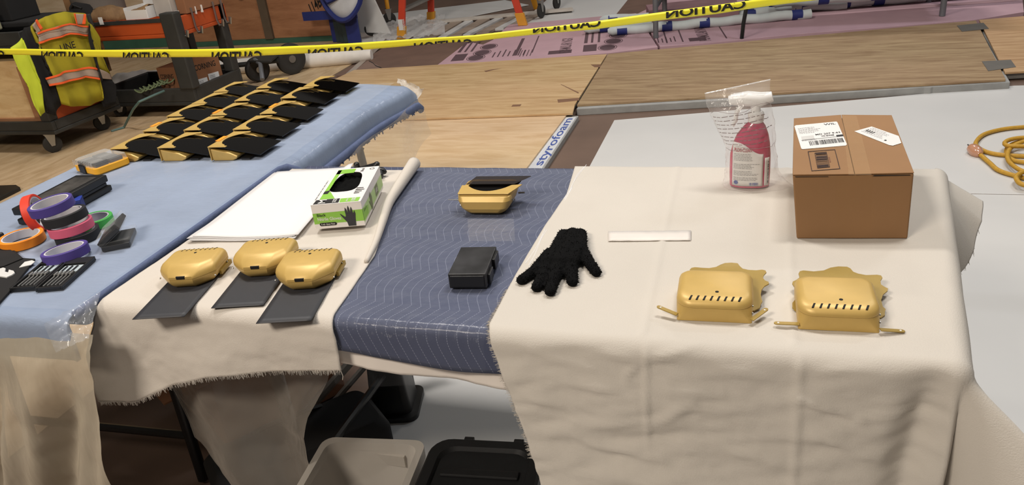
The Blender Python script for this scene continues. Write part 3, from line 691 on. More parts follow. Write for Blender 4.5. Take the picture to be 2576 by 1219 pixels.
# ------------------------------------------------------------------ caution tape
tp = [(-1200, 84, 92), (-260, 112, 124), (-120, 118, 131), (0, 122, 137), (150, 124, 141), (300, 125, 144), (450, 124, 144), (600, 121, 142), (700, 117.5, 138.5), (800, 113, 132.5), (900, 107, 126), (1000, 101, 118.5), (1070, 96, 112), (1130, 92, 106.5), (1200, 87, 103), (1290, 77, 93), (1400, 65, 82), (1500, 52.5, 73), (1650, 32.5, 53), (1800, 12, 35), (1900, -1, 20), (2000, -13, 7), (2120, -28, -8), (2300, -52, -30), (3300, -180, -150)]
YT = 3.3
ct = thing('caution_tape', 'yellow caution tape with mirrored black lettering stretched across the scene', 'caution tape', (-1.5, YT, .8))
def tape_uv(px, t): return AY(px, lerp_tab([(q[0], q[1]) for q in tp], px)*(1-t) + lerp_tab([(q[0], q[2]) for q in tp], px)*t, YT)
def tfn(u, v):
    px = -1200 + 4500*u; p = tape_uv(px, v); return p + Vector((0, .004*math.sin(px*.02) + .004*(v-.5), 0))
MB().grid(240, 3, tfn).build('tape', 'tape_yellow', ct, smooth=True, solid=.0008, ang=180)
def tape_word(px0, px1, t0, t1, keep0, keep1):
    """part of the lettering, cut where the tape is folded over; t0 top of tape to t1 bottom"""
    v, f_ = text_geo('CAUTION'); x0 = min(p.x for p in v); x1 = max(p.x for p in v); y0 = min(p.y for p in v); y1 = max(p.y for p in v)
    bm = bmesh.new(); vv = [bm.verts.new((1-(p.x-x0)/(x1-x0), (p.y-y0)/(y1-y0), 0)) for p in v]
    for q in f_:
        try: bm.faces.new([vv[i] for i in q])
        except ValueError: pass
    for yy, nn in ((keep0, -1), (keep1, 1)):
        bmesh.ops.bisect_plane(bm, geom=bm.verts[:]+bm.edges[:]+bm.faces[:], plane_co=(0, yy, 0), plane_no=(0, nn, 0), clear_outer=True)
    for k in range(1, 14):
        bmesh.ops.bisect_plane(bm, geom=bm.verts[:]+bm.edges[:]+bm.faces[:], plane_co=(k/14, 0, 0), plane_no=(1, 0, 0))
    bm.verts.index_update(); pts = []
    for q in bm.verts:
        px = px0 + (px1-px0)*q.co.x; t = t1 + (t0-t1)*(q.co.y-keep0)/(keep1-keep0)
        pts.append(tape_uv(px, t) + Vector((0, -.009, 0)))
    m_ = MB().add(pts, [tuple(q.index for q in fc.verts) for fc in bm.faces]); bm.free()
    m_.build('lettering', 'ink_black', ct)
for (a_, b_, t0, t1, k0, k1) in ((-90, 14, .25, .98, .45, 1), (107, 212, .25, .98, .45, 1), (312, 428, .28, .98, .45, 1), (535, 661, .35, .98, .5, 1), (777, 916, .45, .98, .55, 1), (1043, 1190, .55, 1.0, .7, 1),
                              (1342, 1512, .04, .68, 0, .6), (1676, 1876, .02, .8, 0, .75), (2060, 2270, .02, .9, 0, .85)):
    tape_word(a_, b_, t0, t1, k0, k1)

# yellow cord coil at the right
cc = thing('extension_cord', 'yellow extension cord coiled on the white floor with clear plug end', 'cord', tuple(A(2500, 400, .006)))
def cpath(pts, z=.018): return [A(x, y, z) for x, y in pts]
def spl(pts, n=8):
    out = []; P = [Vector(p) for p in pts]
    for i in range(len(P)-1):
        p0, p1, p2, p3 = P[max(i-1, 0)], P[i], P[i+1], P[min(i+2, len(P)-1)]
        for k in range(n):
            t = k/n; out.append(.5*((2*p1) + (p2-p0)*t + (2*p0-5*p1+4*p2-p3)*t*t + (3*p1-p0-3*p2+p3)*t**3))
    return out + [P[-1]]
CR = .0105
cord = [(2466, 389, .02), (2490, 410, .018), (2512, 428, .018), (2556, 442, .018), (2600, 450, .018), (2680, 446, .018), (2760, 405, .018), (2745, 345, .018), (2670, 313, .018), (2576, 319, .018), (2520, 325, .018), (2475, 338, .018), (2455, 358, .018), (2462, 372, .018), (2490, 384, .018), (2530, 390, .018), (2600, 393, .018), (2660, 390, .02),
        (2715, 376, .03), (2700, 358, .04), (2650, 349, .045), (2580, 346, .05), (2545, 350, .05), (2528, 358, .05), (2535, 366, .05), (2580, 368, .05), (2660, 366, .05), (2700, 358, .055), (2670, 348, .06), (2620, 349, .055), (2575, 356, .045), (2548, 368, .038), (2535, 385, .036), (2540, 408, .036), (2576, 432, .036), (2640, 448, .036), (2710, 440, .036), (2705, 418, .034),
        (2650, 411, .03), (2580, 408, .02), (2546, 401, .018), (2532, 385, .018), (2538, 368, .02), (2570, 356, .03), (2640, 356, .034), (2720, 385, .036), (2700, 420, .04), (2650, 430, .042), (2590, 428, .042), (2560, 440, .042), (2558, 452, .04), (2576, 465, .035), (2640, 474, .02), (2700, 468, .018)]
MB().tube(spl([A(x, y, z) for x, y, z in cord]), CR, 8).build('cord', 'cord_yellow', cc, smooth=True, ang=180)
pb = A(2444, 372, .03); pe = A(2466, 389, .022); d = (pe-pb)
MB().tube([pb, pb+d*.15, pb+d*.6, pb+d*.85, pe], [.024, .028, .03, .022, .012], 12).build('plug', mat('plug_clear', (190, 140, 112), rough=.15, coat=.6), cc, smooth=True)
for s_ in (-1, 1):
    q = pb + Vector((0, .012*s_, 0)); MB().tube([q, q - d.normalized()*.03], .004, 6).build('prong', 'steel', cc, smooth=True)

# ------------------------------------------------------------------ the two work tables and their covers
TOP = .74
mat('canvas', (196, 190, 181), rough=.9, var=.035, scale=3, bump=.18, bscale=420, spec=.2)
mat('fleece', (198, 191, 182), rough=.95, var=.03, scale=4, bump=.2, bscale=380, spec=.15)
def zigzag(name, rgb, stitch, S=.021, P=.15, Aamp=.018, coat=.5):
    m = mat(name, rgb, rough=.7, var=.08, scale=4, bump=.5, bscale=26, coat=coat)
    nt = m.node_tree; N = nt.nodes; L = nt.links; b = N['Principled BSDF']
    old = b.inputs['Base Color'].links[0].from_socket
    tc = N.new('ShaderNodeTexCoord'); sx = N.new('ShaderNodeSeparateXYZ'); L.new(tc.outputs['UV'], sx.inputs[0])
    def mth(op, a, bb=None, c=None):
        n = N.new('ShaderNodeMath'); n.operation = op
        for i, q in enumerate((a, bb, c)):
            if q is None: continue
            if isinstance(q, (int, float)): n.inputs[i].default_value = q
            else: L.new(q, n.inputs[i])
        return n.outputs[0]
    tri = mth('PINGPONG', sx.outputs[1], P/2)
    tri = mth('SMOOTH_MIN', tri, P*.36, .02)
    sh = mth('MULTIPLY_ADD', tri, Aamp/(P*.25), sx.outputs[0])
    fr = mth('FRACT', mth('DIVIDE', sh, S))
    ln = mth('LESS_THAN', fr, .055)
    ds = mth('LESS_THAN', mth('FRACT', mth('MULTIPLY', sx.outputs[1], 190)), .68)
    k = mth('MULTIPLY', mth('MULTIPLY', ln, ds), .55)
    mx = N.new('ShaderNodeMix'); mx.data_type = 'RGBA'; L.new(k, mx.inputs[0]); L.new(old, mx.inputs[6]); mx.inputs[7].default_value = lin(*stitch)
    L.new(mx.outputs[2], b.inputs['Base Color'])
    return m
zigzag('blanket_navy', (62, 69, 94), (150, 156, 176), coat=.12)
mat('blanket_blue', (128, 142, 166), rough=.8, var=.1, scale=6, bump=.45, bscale=34, bstretch=(1, 3, 1), coat=.22)
mat('blanket_edge', (84, 96, 128), rough=.9, var=.1, scale=20, bump=.4, bscale=120)

def grid_uv(ob, nu, nv, fuv):
    me = ob.data; uv = me.uv_layers.new(name='uv')
    for p in me.polygons:
        for li, vi in zip(p.loop_indices, p.vertices):
            i = vi % (nu+1); j = vi // (nu+1); uv.data[li].uv = fuv(i/nu, j/nv)

def folding_table(label, x0, x1, y0, y1, ztop, rz=0.0, piv=None):
    o = thing('folding_table', label, 'table', ((x0+x1)/2, (y0+y1)/2, 0), rz)
    hx, hy = (x1-x0)/2, (y1-y0)/2
    MB().box(-hx, hx, -hy, hy, ztop-.045, ztop).build('tabletop', 'table_grey', o, bevel=.012, world=False)
    long_x = hx > hy
    for s_ in (-1, 1):
        for t_ in (-1, 1):
            if long_x: a = (s_*(hx-.28), t_*(hy-.08), .012); b = (s_*(hx-.28), t_*(hy-.10), ztop-.04)
            else: a = (t_*(hx-.08), s_*(hy-.24), .052 if s_ > 0 else .012); b = (t_*(hx-.10), s_*(hy-.28), ztop-.04)
            MB().tube([a, b], .016, 10).build('leg', 'plastic_black', o, smooth=True, world=False)
        for z in (.16, .5 if long_x else .555):
            if long_x: q = [(s_*(hx-.28), -hy+.085, z), (s_*(hx-.28), hy-.085, z)]
            else: q = [(-hx+.085, s_*(hy-.25), z), (hx-.085, s_*(hy-.25), z)]
            MB().tube(q, .012, 8).build('cross_bar', 'plastic_black', o, smooth=True, world=False)
        if not long_x:
            MB().tube([(hx-.09, s_*(hy-.25), .52), (hx-.30, s_*(hy-.26), ztop-.04)], .010, 8).build('brace', 'plastic_black', o, smooth=True, world=False)
            MB().tube([(-hx+.09, s_*(hy-.25), .52), (-hx+.30, s_*(hy-.26), ztop-.04)], .010, 8).build('brace', 'plastic_black', o, smooth=True, world=False)
    return o
YF, YB = 1.150, 1.965
folding_table('main folding table under the canvas and navy blanket', -1.345, .30, YF+.02, YB-.02, .722)
LR = math.radians(2.4)
folding_table('left folding table under the light blue blanket', -2.185, -1.44, 1.10, 2.95, .722, LR)

# navy quilted moving blanket
def navy(u, v):
    a = -1.33 + .93*u; b = (YB+.012) - v*(YB+.012-YF+.088 + .012*math.sin(u*9))
    d = YF - b; o_, dn = fold(d, .02, .12)
    y = b if d <= 0 else YF - o_
    z = .7355 - dn + .0012*fbm(a*12, b*12)
    d2 = b - YB
    if d2 > 0: z -= d2*.9
    return Vector((a, y, z))
ob = MB().grid(90, 70, navy).build('moving_blanket', 'blanket_navy', smooth=True, solid=.012, ang=180)
grid_uv(ob, 90, 70, lambda u, v: (-1.33+.93*u, 2.0 - v*.95))
tag(ob, 'navy quilted moving blanket with zigzag stitching on the main table', 'blanket')

FL_R = [(1.09, -.782), (1.145, -.792), (1.40, -.826), (1.67, -.907), (1.97, -.955)]
# clear plastic over the navy blanket, hanging a little lower than it
def navyfilm(u, v):
    b = (YB-.01) - v*(YB-YF+.125 + .012*math.sin(u*5+1)); a0 = lerp_tab(FL_R, b) - .012; a = a0 + (-.468-a0)*u
    d = YF - b; o_, dn = fold(d, .024, .05)
    y = b if d <= 0 else YF - o_ - .008 - .012*smooth(0, .05, d)
    wr = .0022*abs(fbm(a*16, b*16, 2)) + (.011*abs(fbm(a*30, b*22, 7))*math.exp(-((d-.012)/.02)**2))
    return Vector((a, y - (wr*2 if d > 0 else 0), .7372 - dn + wr))
tag(MB().grid(110, 90, navyfilm).build('plastic_cover', 'film_clear', smooth=True, ang=180), 'clear plastic cover over the navy blanket', 'plastic cover')

def apron(u, v):
    a = -.80 + .42*u; z = .715 - v*(.090 + .02*u)
    return Vector((a, 1.140 - .004*v + .006*math.sin(a*30) + .004*fbm(a*14, z*9), z))
tag(MB().grid(40, 16, apron).build('paper_apron', mat('apron_paper', (222, 214, 206), rough=.75, var=.04), smooth=True, solid=.001, ang=180), 'pale paper strip hanging below the navy blanket edge', 'paper')

# fleece strip with frayed hem, left
FL_H = [(0, .262), (.15, .262), (.32, .21), (.5, .165), (.7, .15), (1, .128)]
def fleece(u, v):
    # v 0..0.7 on the table, 0.7..1 hanging
    if v < .72:
        b = 1.93 - (1.93-YF)*(v/.72); d = 0; over = 0
    else:
        t = (v-.72)/.28; over = lerp_tab(FL_H, u)*t; b = YF - over; d = over
    xl = -1.363 - (.055*smooth(0, .16, over))
    xr = lerp_tab(FL_R, max(b, 1.09)); a = xl + (xr-xl)*u
    o_, dn = fold(d, .032, .16 + .05*math.sin(a*11))
    y = b if d <= 0 else YF - o_
    bulge = .010*math.sin(a*17+1)*smooth(.02, .2, d) + .008*fbm(a*6, d*9, 4)*smooth(0, .1, d)
    z = .7395 - dn + .0014*fbm(a*9, b*9, 5)*(1 if d <= 0 else .4) + .010*smooth(.93, 1.0, u)*smooth(1.3, 1.9, b)
    # thicker ridge along the fold between the two cards
    return Vector((a, y - bulge, z))
fo = thing('fleece_cloth', 'cream fleece cloth with frayed hem under the paper and glove box', 'cloth', (-1.05, 1.5, .72))
MB().grid(110, 110, fleece).build('cloth', 'fleece', fo, smooth=True, solid=.003, ang=180)
rp = [(lerp_tab(FL_R, y)-.006, y, .7395 + r_) for y, r_ in ((1.935, .019), (1.85, .018), (1.75, .016), (1.66, .013), (1.55, .009), (1.45, .006), (1.36, .004))]
MB().tube(spl(rp, 5), [max(.004, .019 - .00045*k) for k in range(31)], 12).build('rolled_edge', 'fleece', fo, smooth=True, ang=180)
rr = random.Random(2); fr_ = MB()
for k in range(420):
    u = rr.random(); p = fleece(u, 1.0); l = rr.uniform(.003, .010)
    fr_.tube([p + Vector((0, -.001, .003)), p + Vector((rr.uniform(-.004, .004), rr.uniform(-.003, .002), -l))], [.0006, .0003], 3)
p = fleece(1, 1.0); fr_.tube([p, p + Vector((.002, 0, -.012)), p + Vector((-.001, 0, -.022))], .0007, 4)
ob = fr_.build('fringe', 'fleece', fo); ob['kind'] = 'stuff'

# large canvas drop cloth, right
CV_L = [(.2, -.20), (.60, -.335), (.80, -.372), (.93, -.405), (1.02, -.43), (1.08, -.45), (1.15, -.468), (1.343, -.474), (1.576, -.474), (1.767, -.466), (1.98, -.490)]
def xr_edge(y): return .296 + .125*(max(1.15, min(1.97, y))-1.15)
DROP = .86
CREASE = [(-.336, .10, -.19, .112, .0055, .010), (-.165, .098, -.05, .095, .0055, .010), (-.305, .185, -.17, .165, .006, .012), (-.24, .045, -.18, .052, .0035, .007), (-.17, .048, -.09, .012, .0035, .008),
          (-.165, .172, -.10, .12, .006, .011), (-.13, .132, .0, .122, .005, .011), (-.30, .222, -.15, .238, .007, .012), (.07, .092, .17, .118, .006, .008), (.17, .118, .245, .105, .005, .008), (.1, .155, .2, .19, .006, .012),
          (-.05, .20, .05, .215, .006, .012), (-.19, .06, -.215, .085, .004, .006), (-.40, .14, -.33, .15, .005, .010), (-.06, .05, .03, .062, .003, .009), (.10, .045, .18, .03, .003, .010), (-.38, .05, -.28, .07, .003, .010), (-.25, .28, -.05, .30, .008, .02), (.0, .34, .2, .30, .008, .02)]
def canvas(u, v):
    nv = .50
    if v < nv: b = (YB+.006) - (YB+.006-YF)*(v/nv); dy = 0
    else: dy = DROP*(v-nv)/(1-nv); b = YF - dy
    xl = lerp_tab(CV_L, b); xe = xr_edge(b)
    if u < .78: a = xl + (xe-xl)*(u/.78); dx = 0
    else: dx = lerp_tab([(1.15, .40), (1.4, .3), (1.7, .20), (1.97, .14)], b)*(u-.78)/.22; a = xe + dx
    cr1 = -.19 + .03*(1.3-b)*(1 if b > 1.15 else .3); cr2 = .062
    ridge = .0022*math.exp(-((a-cr1)/.006)**2) + .002*math.exp(-((a-cr2)/.007)**2)
    if dx <= 0 and dy <= 0:
        z = TOP - .0002 + .0010*fbm(a*7, b*9, 1) + ridge
        back = b - YB
        if back > 0: z -= back
        # small tuft where the back edge is bunched
        return Vector((a, b, z))
    if dx > 0 and dy > 0:
        Lq = math.hypot(dx, dy); th = math.atan2(dx, dy)
        fl = lerp_tab([(0, .13), (.22, .05), (.36, -.03), (.50, .08), (.75, .62), (1.0, .82), (1.25, .62), (1.571, .12)], th)
        o_, dn = fold(Lq, .03, fl)
        w_ = .012*math.sin(Lq*14 + th*5)*smooth(.1, .4, Lq)
        return Vector((xe + math.sin(th)*o_ + w_*.6, YF - math.cos(th)*o_ - w_, TOP - dn))
    if dy > 0:
        h = smooth(0, .5, dy); e = smooth(-.1, .30, a)
        fl = .13*(1-.0*e)
        o_, dn = fold(dy, .032, fl)
        sag = .005*fbm(a*3.2, dy*11, 2)*smooth(.0, .08, dy) + .006*fbm(a*7, dy*26+a*5, 9)*smooth(.01, .08, dy)
        crs = 0.0
        for (a0, d0, a1, d1, amp, wd) in CREASE:
            vx, vy = a1-a0, d1-d0; t = max(0, min(1, ((a-a0)*vx + (dy-d0)*vy)/(vx*vx+vy*vy)))
            q = math.hypot(a-a0-vx*t, dy-d0-vy*t); crs += amp*math.exp(-(q/wd)**1.5)*1.5*(.25+.75*math.sin(math.pi*min(1, max(0, t*.8+.1))))
        vert = .004*math.exp(-((a-(cr1+.012))/.005)**2)*smooth(.0, .05, dy)*smooth(.24, .18, dy) + .004*math.exp(-((a-cr2-.01)/.007)**2)*smooth(.0, .05, dy)
        valley = -.032*math.exp(-((a-.272+.12*dy)/.032)**2)*smooth(.0, .12, dy)
        return Vector((a, YF - o_ - sag - crs - vert - valley, TOP - dn))
    fl = lerp_tab([(1.15, .12), (1.3, .03), (1.6, .0), (1.74, .05), (1.82, .5), (1.89, .78), (1.97, .82)], b)
    o_, dn = fold(dx, .03, fl)
    w_ = .012*math.sin(b*26)*smooth(.02, .2, dx)
    return Vector((xe + o_ + w_, b, TOP - dn + .0006*fbm(a*7, b*9)))
NU, NV = 190, 260
co = thing('canvas_drop_cloth', 'large cream canvas drop cloth draped over the right of the main table', 'cloth', (0, 1.5, .7))
MB().grid(NU, NV, canvas).build('cloth', 'canvas', co, smooth=True, solid=.0022, ang=180)
fr_ = MB(); rr = random.Random(5)
for k in range(520):
    v = rr.uniform(.40, .66); p = canvas(0, v); l = rr.uniform(.002, .009) * (1.0 if v > .42 else .35)
    fr_.tube([p + Vector((.002, 0, .0005)), p + Vector((-l, rr.uniform(-.004, .004), rr.uniform(-.003, .001)))], [.0006, .0003], 3)
for k in range(60):
    v = rr.uniform(.04, .18); p = canvas(1, v); fr_.tube([p, p + Vector((rr.uniform(-.004, .006), rr.uniform(-.006, .006), -rr.uniform(.005, .014)))], [.0007, .0003], 3)
ob = fr_.build('fringe', 'canvas', co); ob['kind'] = 'stuff'
# loose threads along the left edge on the blanket
for q in ([(1475, 414), (1445, 455), (1432, 485), (1440, 470), (1420, 505)], [(1432, 478), (1418, 500), (1426, 492), (1440, 470)], [(1372, 575), (1350, 620), (1322, 662)], [(1376, 578), (1362, 600), (1345, 640), (1330, 668)], [(1470, 420), (1452, 440), (1438, 470)]):
    MB().tube(spl([A(x, y, .7418) for x, y in q], 6), .0008, 5).build('loose_thread', 'paper_white', co, smooth=True)

# a strip of white paper tape on the canvas
tag(MB().grid(20, 3, lambda u, v: A(1530 + 208*u, 606 - 25*v - 2*u, .7446) + Vector((0, 0, .0012*abs(fbm(u*6, v*3))))).build('paper_tape', mat('paper_tape', (218, 212, 206), rough=.5), smooth=True, solid=.0004), 'white paper tape strip lying on the canvas', 'tape')

# light blue blanket over the left table
LO = Vector((-1.392, 1.075, 0)); LU = Vector((-.043, .999, 0)); LV = Vector((-.999, -.043, 0))
def lt(u, v, z): return LO + LU*u + LV*v + Vector((0, 0, z))
LLEN, LWID = 1.87, .775
def bl(u, v):
    # u across from the hanging right edge to the left, v along the table from the near end
    if v < .12: s = -(.12-v)/.12*.115; 
    else: s = (v-.12)/.88*(LLEN+.03)
    hang = .012 + (.095)*smooth(.86, .98, s)
    if u < .16: t = -hang*(1-u/.16)
    else: t = (u-.16)/.84*(LWID+.05)
    z = TOP; oy = 0; ox = 0
    if s < 0:
        o_, dn = fold(-s, .03, .06); oy = -o_; z -= dn; ss = oy
    else: ss = s
    tt = t
    if t < 0:
        o_, dn = fold(-t, .040 if s > .9 else .02, .10); tt = -o_; z -= dn
    if t > LWID:
        o_, dn = fold(t-LWID, .02, .05); tt = LWID + o_; z -= dn
    if s > LLEN-.01:
        z -= (s-LLEN+.01)*.7
    flat = smooth(0, .05, s)*smooth(-.02, .08, t)
    z += .0012*fbm(s*9, t*9, 3)*flat + .0016*math.sin(s*120 + 2*fbm(s*4, t*4))*math.exp(-(t/.06)**2)*smooth(.85, 1, s)
    # the far right corner droops and twists outwards
    c = smooth(1.45, LLEN, s)*smooth(.18, -.05, t); z -= .012*c; tt -= .03*c
    z -= .004*smooth(.12, .0, t)*smooth(.9, 1.0, s)
    return lt(ss, tt, z)
bo = thing('moving_blanket', 'light blue padded blanket covering the left table', 'blanket', (-1.8, 1.9, .7))
MB().grid(80, 150, bl).build('pad', 'blanket_blue', bo, smooth=True, solid=.012, ang=180)
# darker bound edge with tassels along the hanging side
ed = [bl(0, .12 + .88*k/60) for k in range(61)]
MB().tube([p + Vector((.004, 0, -.002)) for p in ed], [.009 if p.y < 1.95 else .014 for p in ed], 8, flat=1.3).build('binding', 'blanket_edge', bo, smooth=True, ang=180)
fr_ = MB(); rr = random.Random(8)
for k in range(80):
    v = rr.uniform(.55, .995); p = bl(0, v); l = rr.uniform(.008, .020)
    fr_.tube([p + Vector((.004, 0, -.006)), p + Vector((.008 + rr.uniform(0, .008), rr.uniform(-.006, .006), -.006-l*.6)), p + Vector((.008 + rr.uniform(-.004, .010), rr.uniform(-.008, .008), -.006-l))], [.0035, .003, .0022], 5)
ob = fr_.build('tassels', 'blanket_edge', bo, smooth=True); ob['kind'] = 'stuff'

def lfilm(u, v):
    s = .01 + 1.84*v; t = .002 + .768*u
    return lt(s, t, .7412 + .0022*abs(fbm(s*9, t*14, 6)) + .003*max(0, fbm(s*3, t*24, 2))**2)
tag(MB().grid(70, 150, lfilm).build('plastic_cover', film('film_top', .014, (225, 230, 238), rough=.12, bump=.2, bscale=18, fres=.3), smooth=True, ang=180), 'thin clear plastic lying over the light blue blanket', 'plastic cover')
# plastic over the left table: thin layer on the far right side, hanging past the edge
def lf(u, v):
    s = .93 + .97*u; drop = lerp_tab([(0, .10), (.3, .20), (.6, .22), (.85, .18), (1, .16)], u)
    p = lt(s, -.085 - .03*v*u, .735 - .075 - drop*v)
    return p + Vector((.012*math.sin(s*13) + .006*fbm(s*3, v*2), .006*fbm(s*4, v*2, 3), 0))
tag(MB().grid(50, 20, lf).build('plastic_cover', film('film_side', .22, (206, 194, 176), rough=.3, bump=.4, bscale=9), smooth=True, ang=180), 'hazy plastic hanging from the far right side of the left table', 'plastic cover')
CQ = [A(1000, 197, .71), A(1070, 222, .70), A(1032, 274, .62), A(1013, 242, .66)]
def corner(u, v):
    p = (CQ[0]*(1-u)+CQ[1]*u)*(1-v) + (CQ[3]*(1-u)+CQ[2]*u)*v
    return p + Vector((.012*fbm(u*3, v*3), .03*fbm(u*3, v*3, 2), .012*fbm(u*3, v*4, 5)))
tag(MB().grid(24, 16, corner).build('plastic_corner', film('film_corner', .34, (232, 232, 230), rough=.12, bump=.8, bscale=40), smooth=True, ang=180), 'shiny clear plastic corner sticking out beyond the blanket', 'plastic cover')
# plastic at the near end, hanging to the floor
def nf(u, v):
    x0 = lerp_tab([(0, -1.320), (.25, -1.335), (1, -1.375)], v); x = x0 + (-2.35 - x0)*u
    z = .705 - .69*v
    y = 1.050 - .02*smooth(0, .05, v) - .02*v + .026*math.sin(x*27 + v*9)*smooth(.02, .3, v) + .014*math.sin(x*58+v*15)*smooth(.04, .4, v) + .01*fbm(x*5, z*5)
    return Vector((x, y - .012*smooth(.05, .1, v), z))
tag(MB().grid(110, 50, nf).build('plastic_sheet', 'film_fog', smooth=True, ang=180), 'hazy plastic sheet hanging from the near end of the left table', 'plastic sheet')
SQ = [A(120, 815, .748), A(262, 733, .748), A(232, 850, .70), A(150, 885, .69)]
def cf(u, v):
    # crumpled clear film where the two tables meet
    p = (SQ[0]*(1-u)+SQ[1]*u)*(1-v) + (SQ[3]*(1-u)+SQ[2]*u)*v
    return p + Vector((0, -.008, .004 + .008*abs(fbm(u*4, v*3, 1))))
tag(MB().grid(30, 24, cf).build('plastic_scrap', film('film_scrap', .20, (200, 204, 210), rough=.08, bump=.7, bscale=16), smooth=True, ang=180), 'crinkled clear plastic at the near corner where the tables meet', 'plastic cover')
# haze film hanging under the fleece
hz = [(-1.335, .60), (-1.30, .33), (-1.20, .16), (-1.10, .13), (-1.00, .22), (-.95, .40), (-.84, .62)]
def hfn(u, v):
    x = -1.335 + .49*u; zb = lerp_tab(hz, x); z = .72 - (.72-zb)*v
    return Vector((x + .02*fbm(x*4, z*4), 1.175 + .018*math.sin(x*24+z*4) + .012*fbm(x*7, z*7), z))
tag(MB().grid(50, 40, hfn).build('plastic_sheet', 'film_haze', smooth=True, ang=180), 'smoky plastic sheet hanging beneath the cream fleece', 'plastic sheet')

# ------------------------------------------------------------------ stored under the main table
tt_ = thing('clear_tote', 'translucent plastic tote under the main table', 'tote', tuple(A(960, 1180, .03).xy) + (.007,))
def tote(root, cx, cy, w_, d_, z0, z1, m_, nm='body', taper=.03, wall=.004, rz=0.0, open_=True):
    mt = Matrix.Translation((cx, cy, 0)) @ Matrix.Rotation(rz, 4, 'Z')
    def rg(k, z, e=0): return [mt @ p for p in rrect(-w_/2+k-e, w_/2-k+e, -d_/2+k-e, d_/2-k+e, (.03,)*4, z)]
    m = MB()
    rings = [rg(taper, z0), rg(taper*.5, (z0+z1)/2), rg(0, z1-.03), rg(0, z1-.03, .012), rg(0, z1, .012), rg(wall, z1), rg(taper*.5+wall, (z0+z1)/2), rg(taper+wall, z0+wall)]
    m.loft(rings, True, True); return m.build(nm, m_, root, smooth=True, ang=35)
film('tote_clear', .6, (196, 190, 182), rough=.35, bump=.05, tint=(.9, .88, .86))
tote(tt_, -.835, 1.10, .235, .36, .0075, .30, 'tote_clear', rz=.12)
MB().box(-.90, -.78, 1.272, 1.280, .24, .27).build('handle_lip', 'tote_clear', tt_)
bt = thing('black_tote', 'black plastic tote with ribbed lid under the main table', 'tote', (-.53, 1.2, .007))
tote(bt, -.565, 1.15, .24, .34, .0075, .27, 'plastic_black', rz=.10)
mt = Matrix.Translation((-.565, 1.15, 0)) @ Matrix.Rotation(.10, 4, 'Z')
lidm = MB().loft([[mt @ p for p in rrect(-.136, .136, -.19, .19, (.05,)*4, .271)], [mt @ p for p in rrect(-.136, .136, -.19, .19, (.05,)*4, .292)], [mt @ p for p in rrect(-.130, .130, -.184, .184, (.045,)*4, .298)], [mt @ p for p in rrect(-.108, .108, -.16, .16, (.04,)*4, .298)], [mt @ p for p in rrect(-.103, .103, -.155, .155, (.04,)*4, .288)]])
ldo = lidm.build('lid', 'plastic_black', bt, smooth=True, ang=30)
for k in range(3): MB().box(-.09, .09, -.012, .012, .2882, .295, mt @ Matrix.Translation((0, -.08+.08*k, 0))).build('rib', 'plastic_black', ldo, bevel=.003)
for k in (-.05, .07): MB().box(k-.012, k+.012, .186, .198, .274, .296, mt).build('latch', 'plastic_black', ldo, bevel=.002)
bk = thing('black_bucket', 'tapered black plastic stand with flared foot under the table', 'stand', (-1.03, 1.76, .006))
mt = Matrix.Translation((-1.075, 1.765, .0065)) @ Matrix.Rotation(.25, 4, 'Z')
MB().loft([[mt @ p for p in rrect(-k, k, -k, k, (r_,)*4, z)] for k, r_, z in ((.085, .03, 0), (.085, .03, .016), (.066, .02, .018), (.062, .02, .05), (.035, .015, .40))]).build('body', 'plastic_black', bk, smooth=True, ang=30)
bb = thing('black_bag', 'black bag lying under the table beside the clear tote', 'bag', (-1.2, 1.42, .007))
mt = Matrix.Translation((-1.19, 1.42, 0)) @ Matrix.Rotation(-.72, 4, 'Z')
MB().loft([[mt @ p for p in rrect(-.11-k, .11+k, -.24-k, .24+k, (.03,)*4, z)] for k, z in ((-.02, .008), (0, .03), (0, .13), (-.02, .16))]).build('bag_body', 'cloth_black', bb, smooth=True, ang=50)
MB().tube([mt @ Vector(p) for p in ((-.08, -.1, .16), (-.06, -.06, .18), (-.06, .06, .18), (-.08, .1, .16))], .008, 6).build('handle', 'plastic_black', bb, smooth=True)
bx_ = thing('cardboard_box', 'brown cardboard box under the table behind the black bag', 'box', (-1.5, 1.72, .006))
mt = Matrix.Translation((-1.50, 1.72, 0)) @ Matrix.Rotation(-.55, 4, 'Z')
MB().box(-.14, .14, -.2, .2, .0065, .26, mt).build('carton', 'cardboard_dark', bx_, bevel=.004)
MB().box(-.14, .14, -.33, -.2, .255, .26, mt).build('flap', 'cardboard_dark', bx_)
pl = thing('folded_bar', 'pale folded steel bar leaning under the table', 'bar', (-1.2, 1.85, .006))
MB().tube([(-1.33, 1.66, .03), (-1.06, 1.98, .30)], .014, 8).build('bar', 'alu', pl, smooth=True)
MB().tube([(-1.28, 1.66, .02), (-1.02, 1.97, .28)], .010, 8).build('bar', 'alu', pl, smooth=True)

# ------------------------------------------------------------------ gold devices
mat('gold', (198, 166, 96), rough=.42, metal=.18, var=.04, scale=30, bump=.03, bscale=900)
mat('gold_plate', (156, 130, 62), rough=.42, metal=.25, var=.05, scale=30)
mat('hole_black', (14, 12, 10), rough=.8)
mat('glass_black', (6, 5, 5), rough=.04, var=.0, spec=.4)
mat('card_black', (44, 45, 50), rough=.55, var=.05, scale=50)
mat('orange_tab', (244, 150, 40), rough=.6)

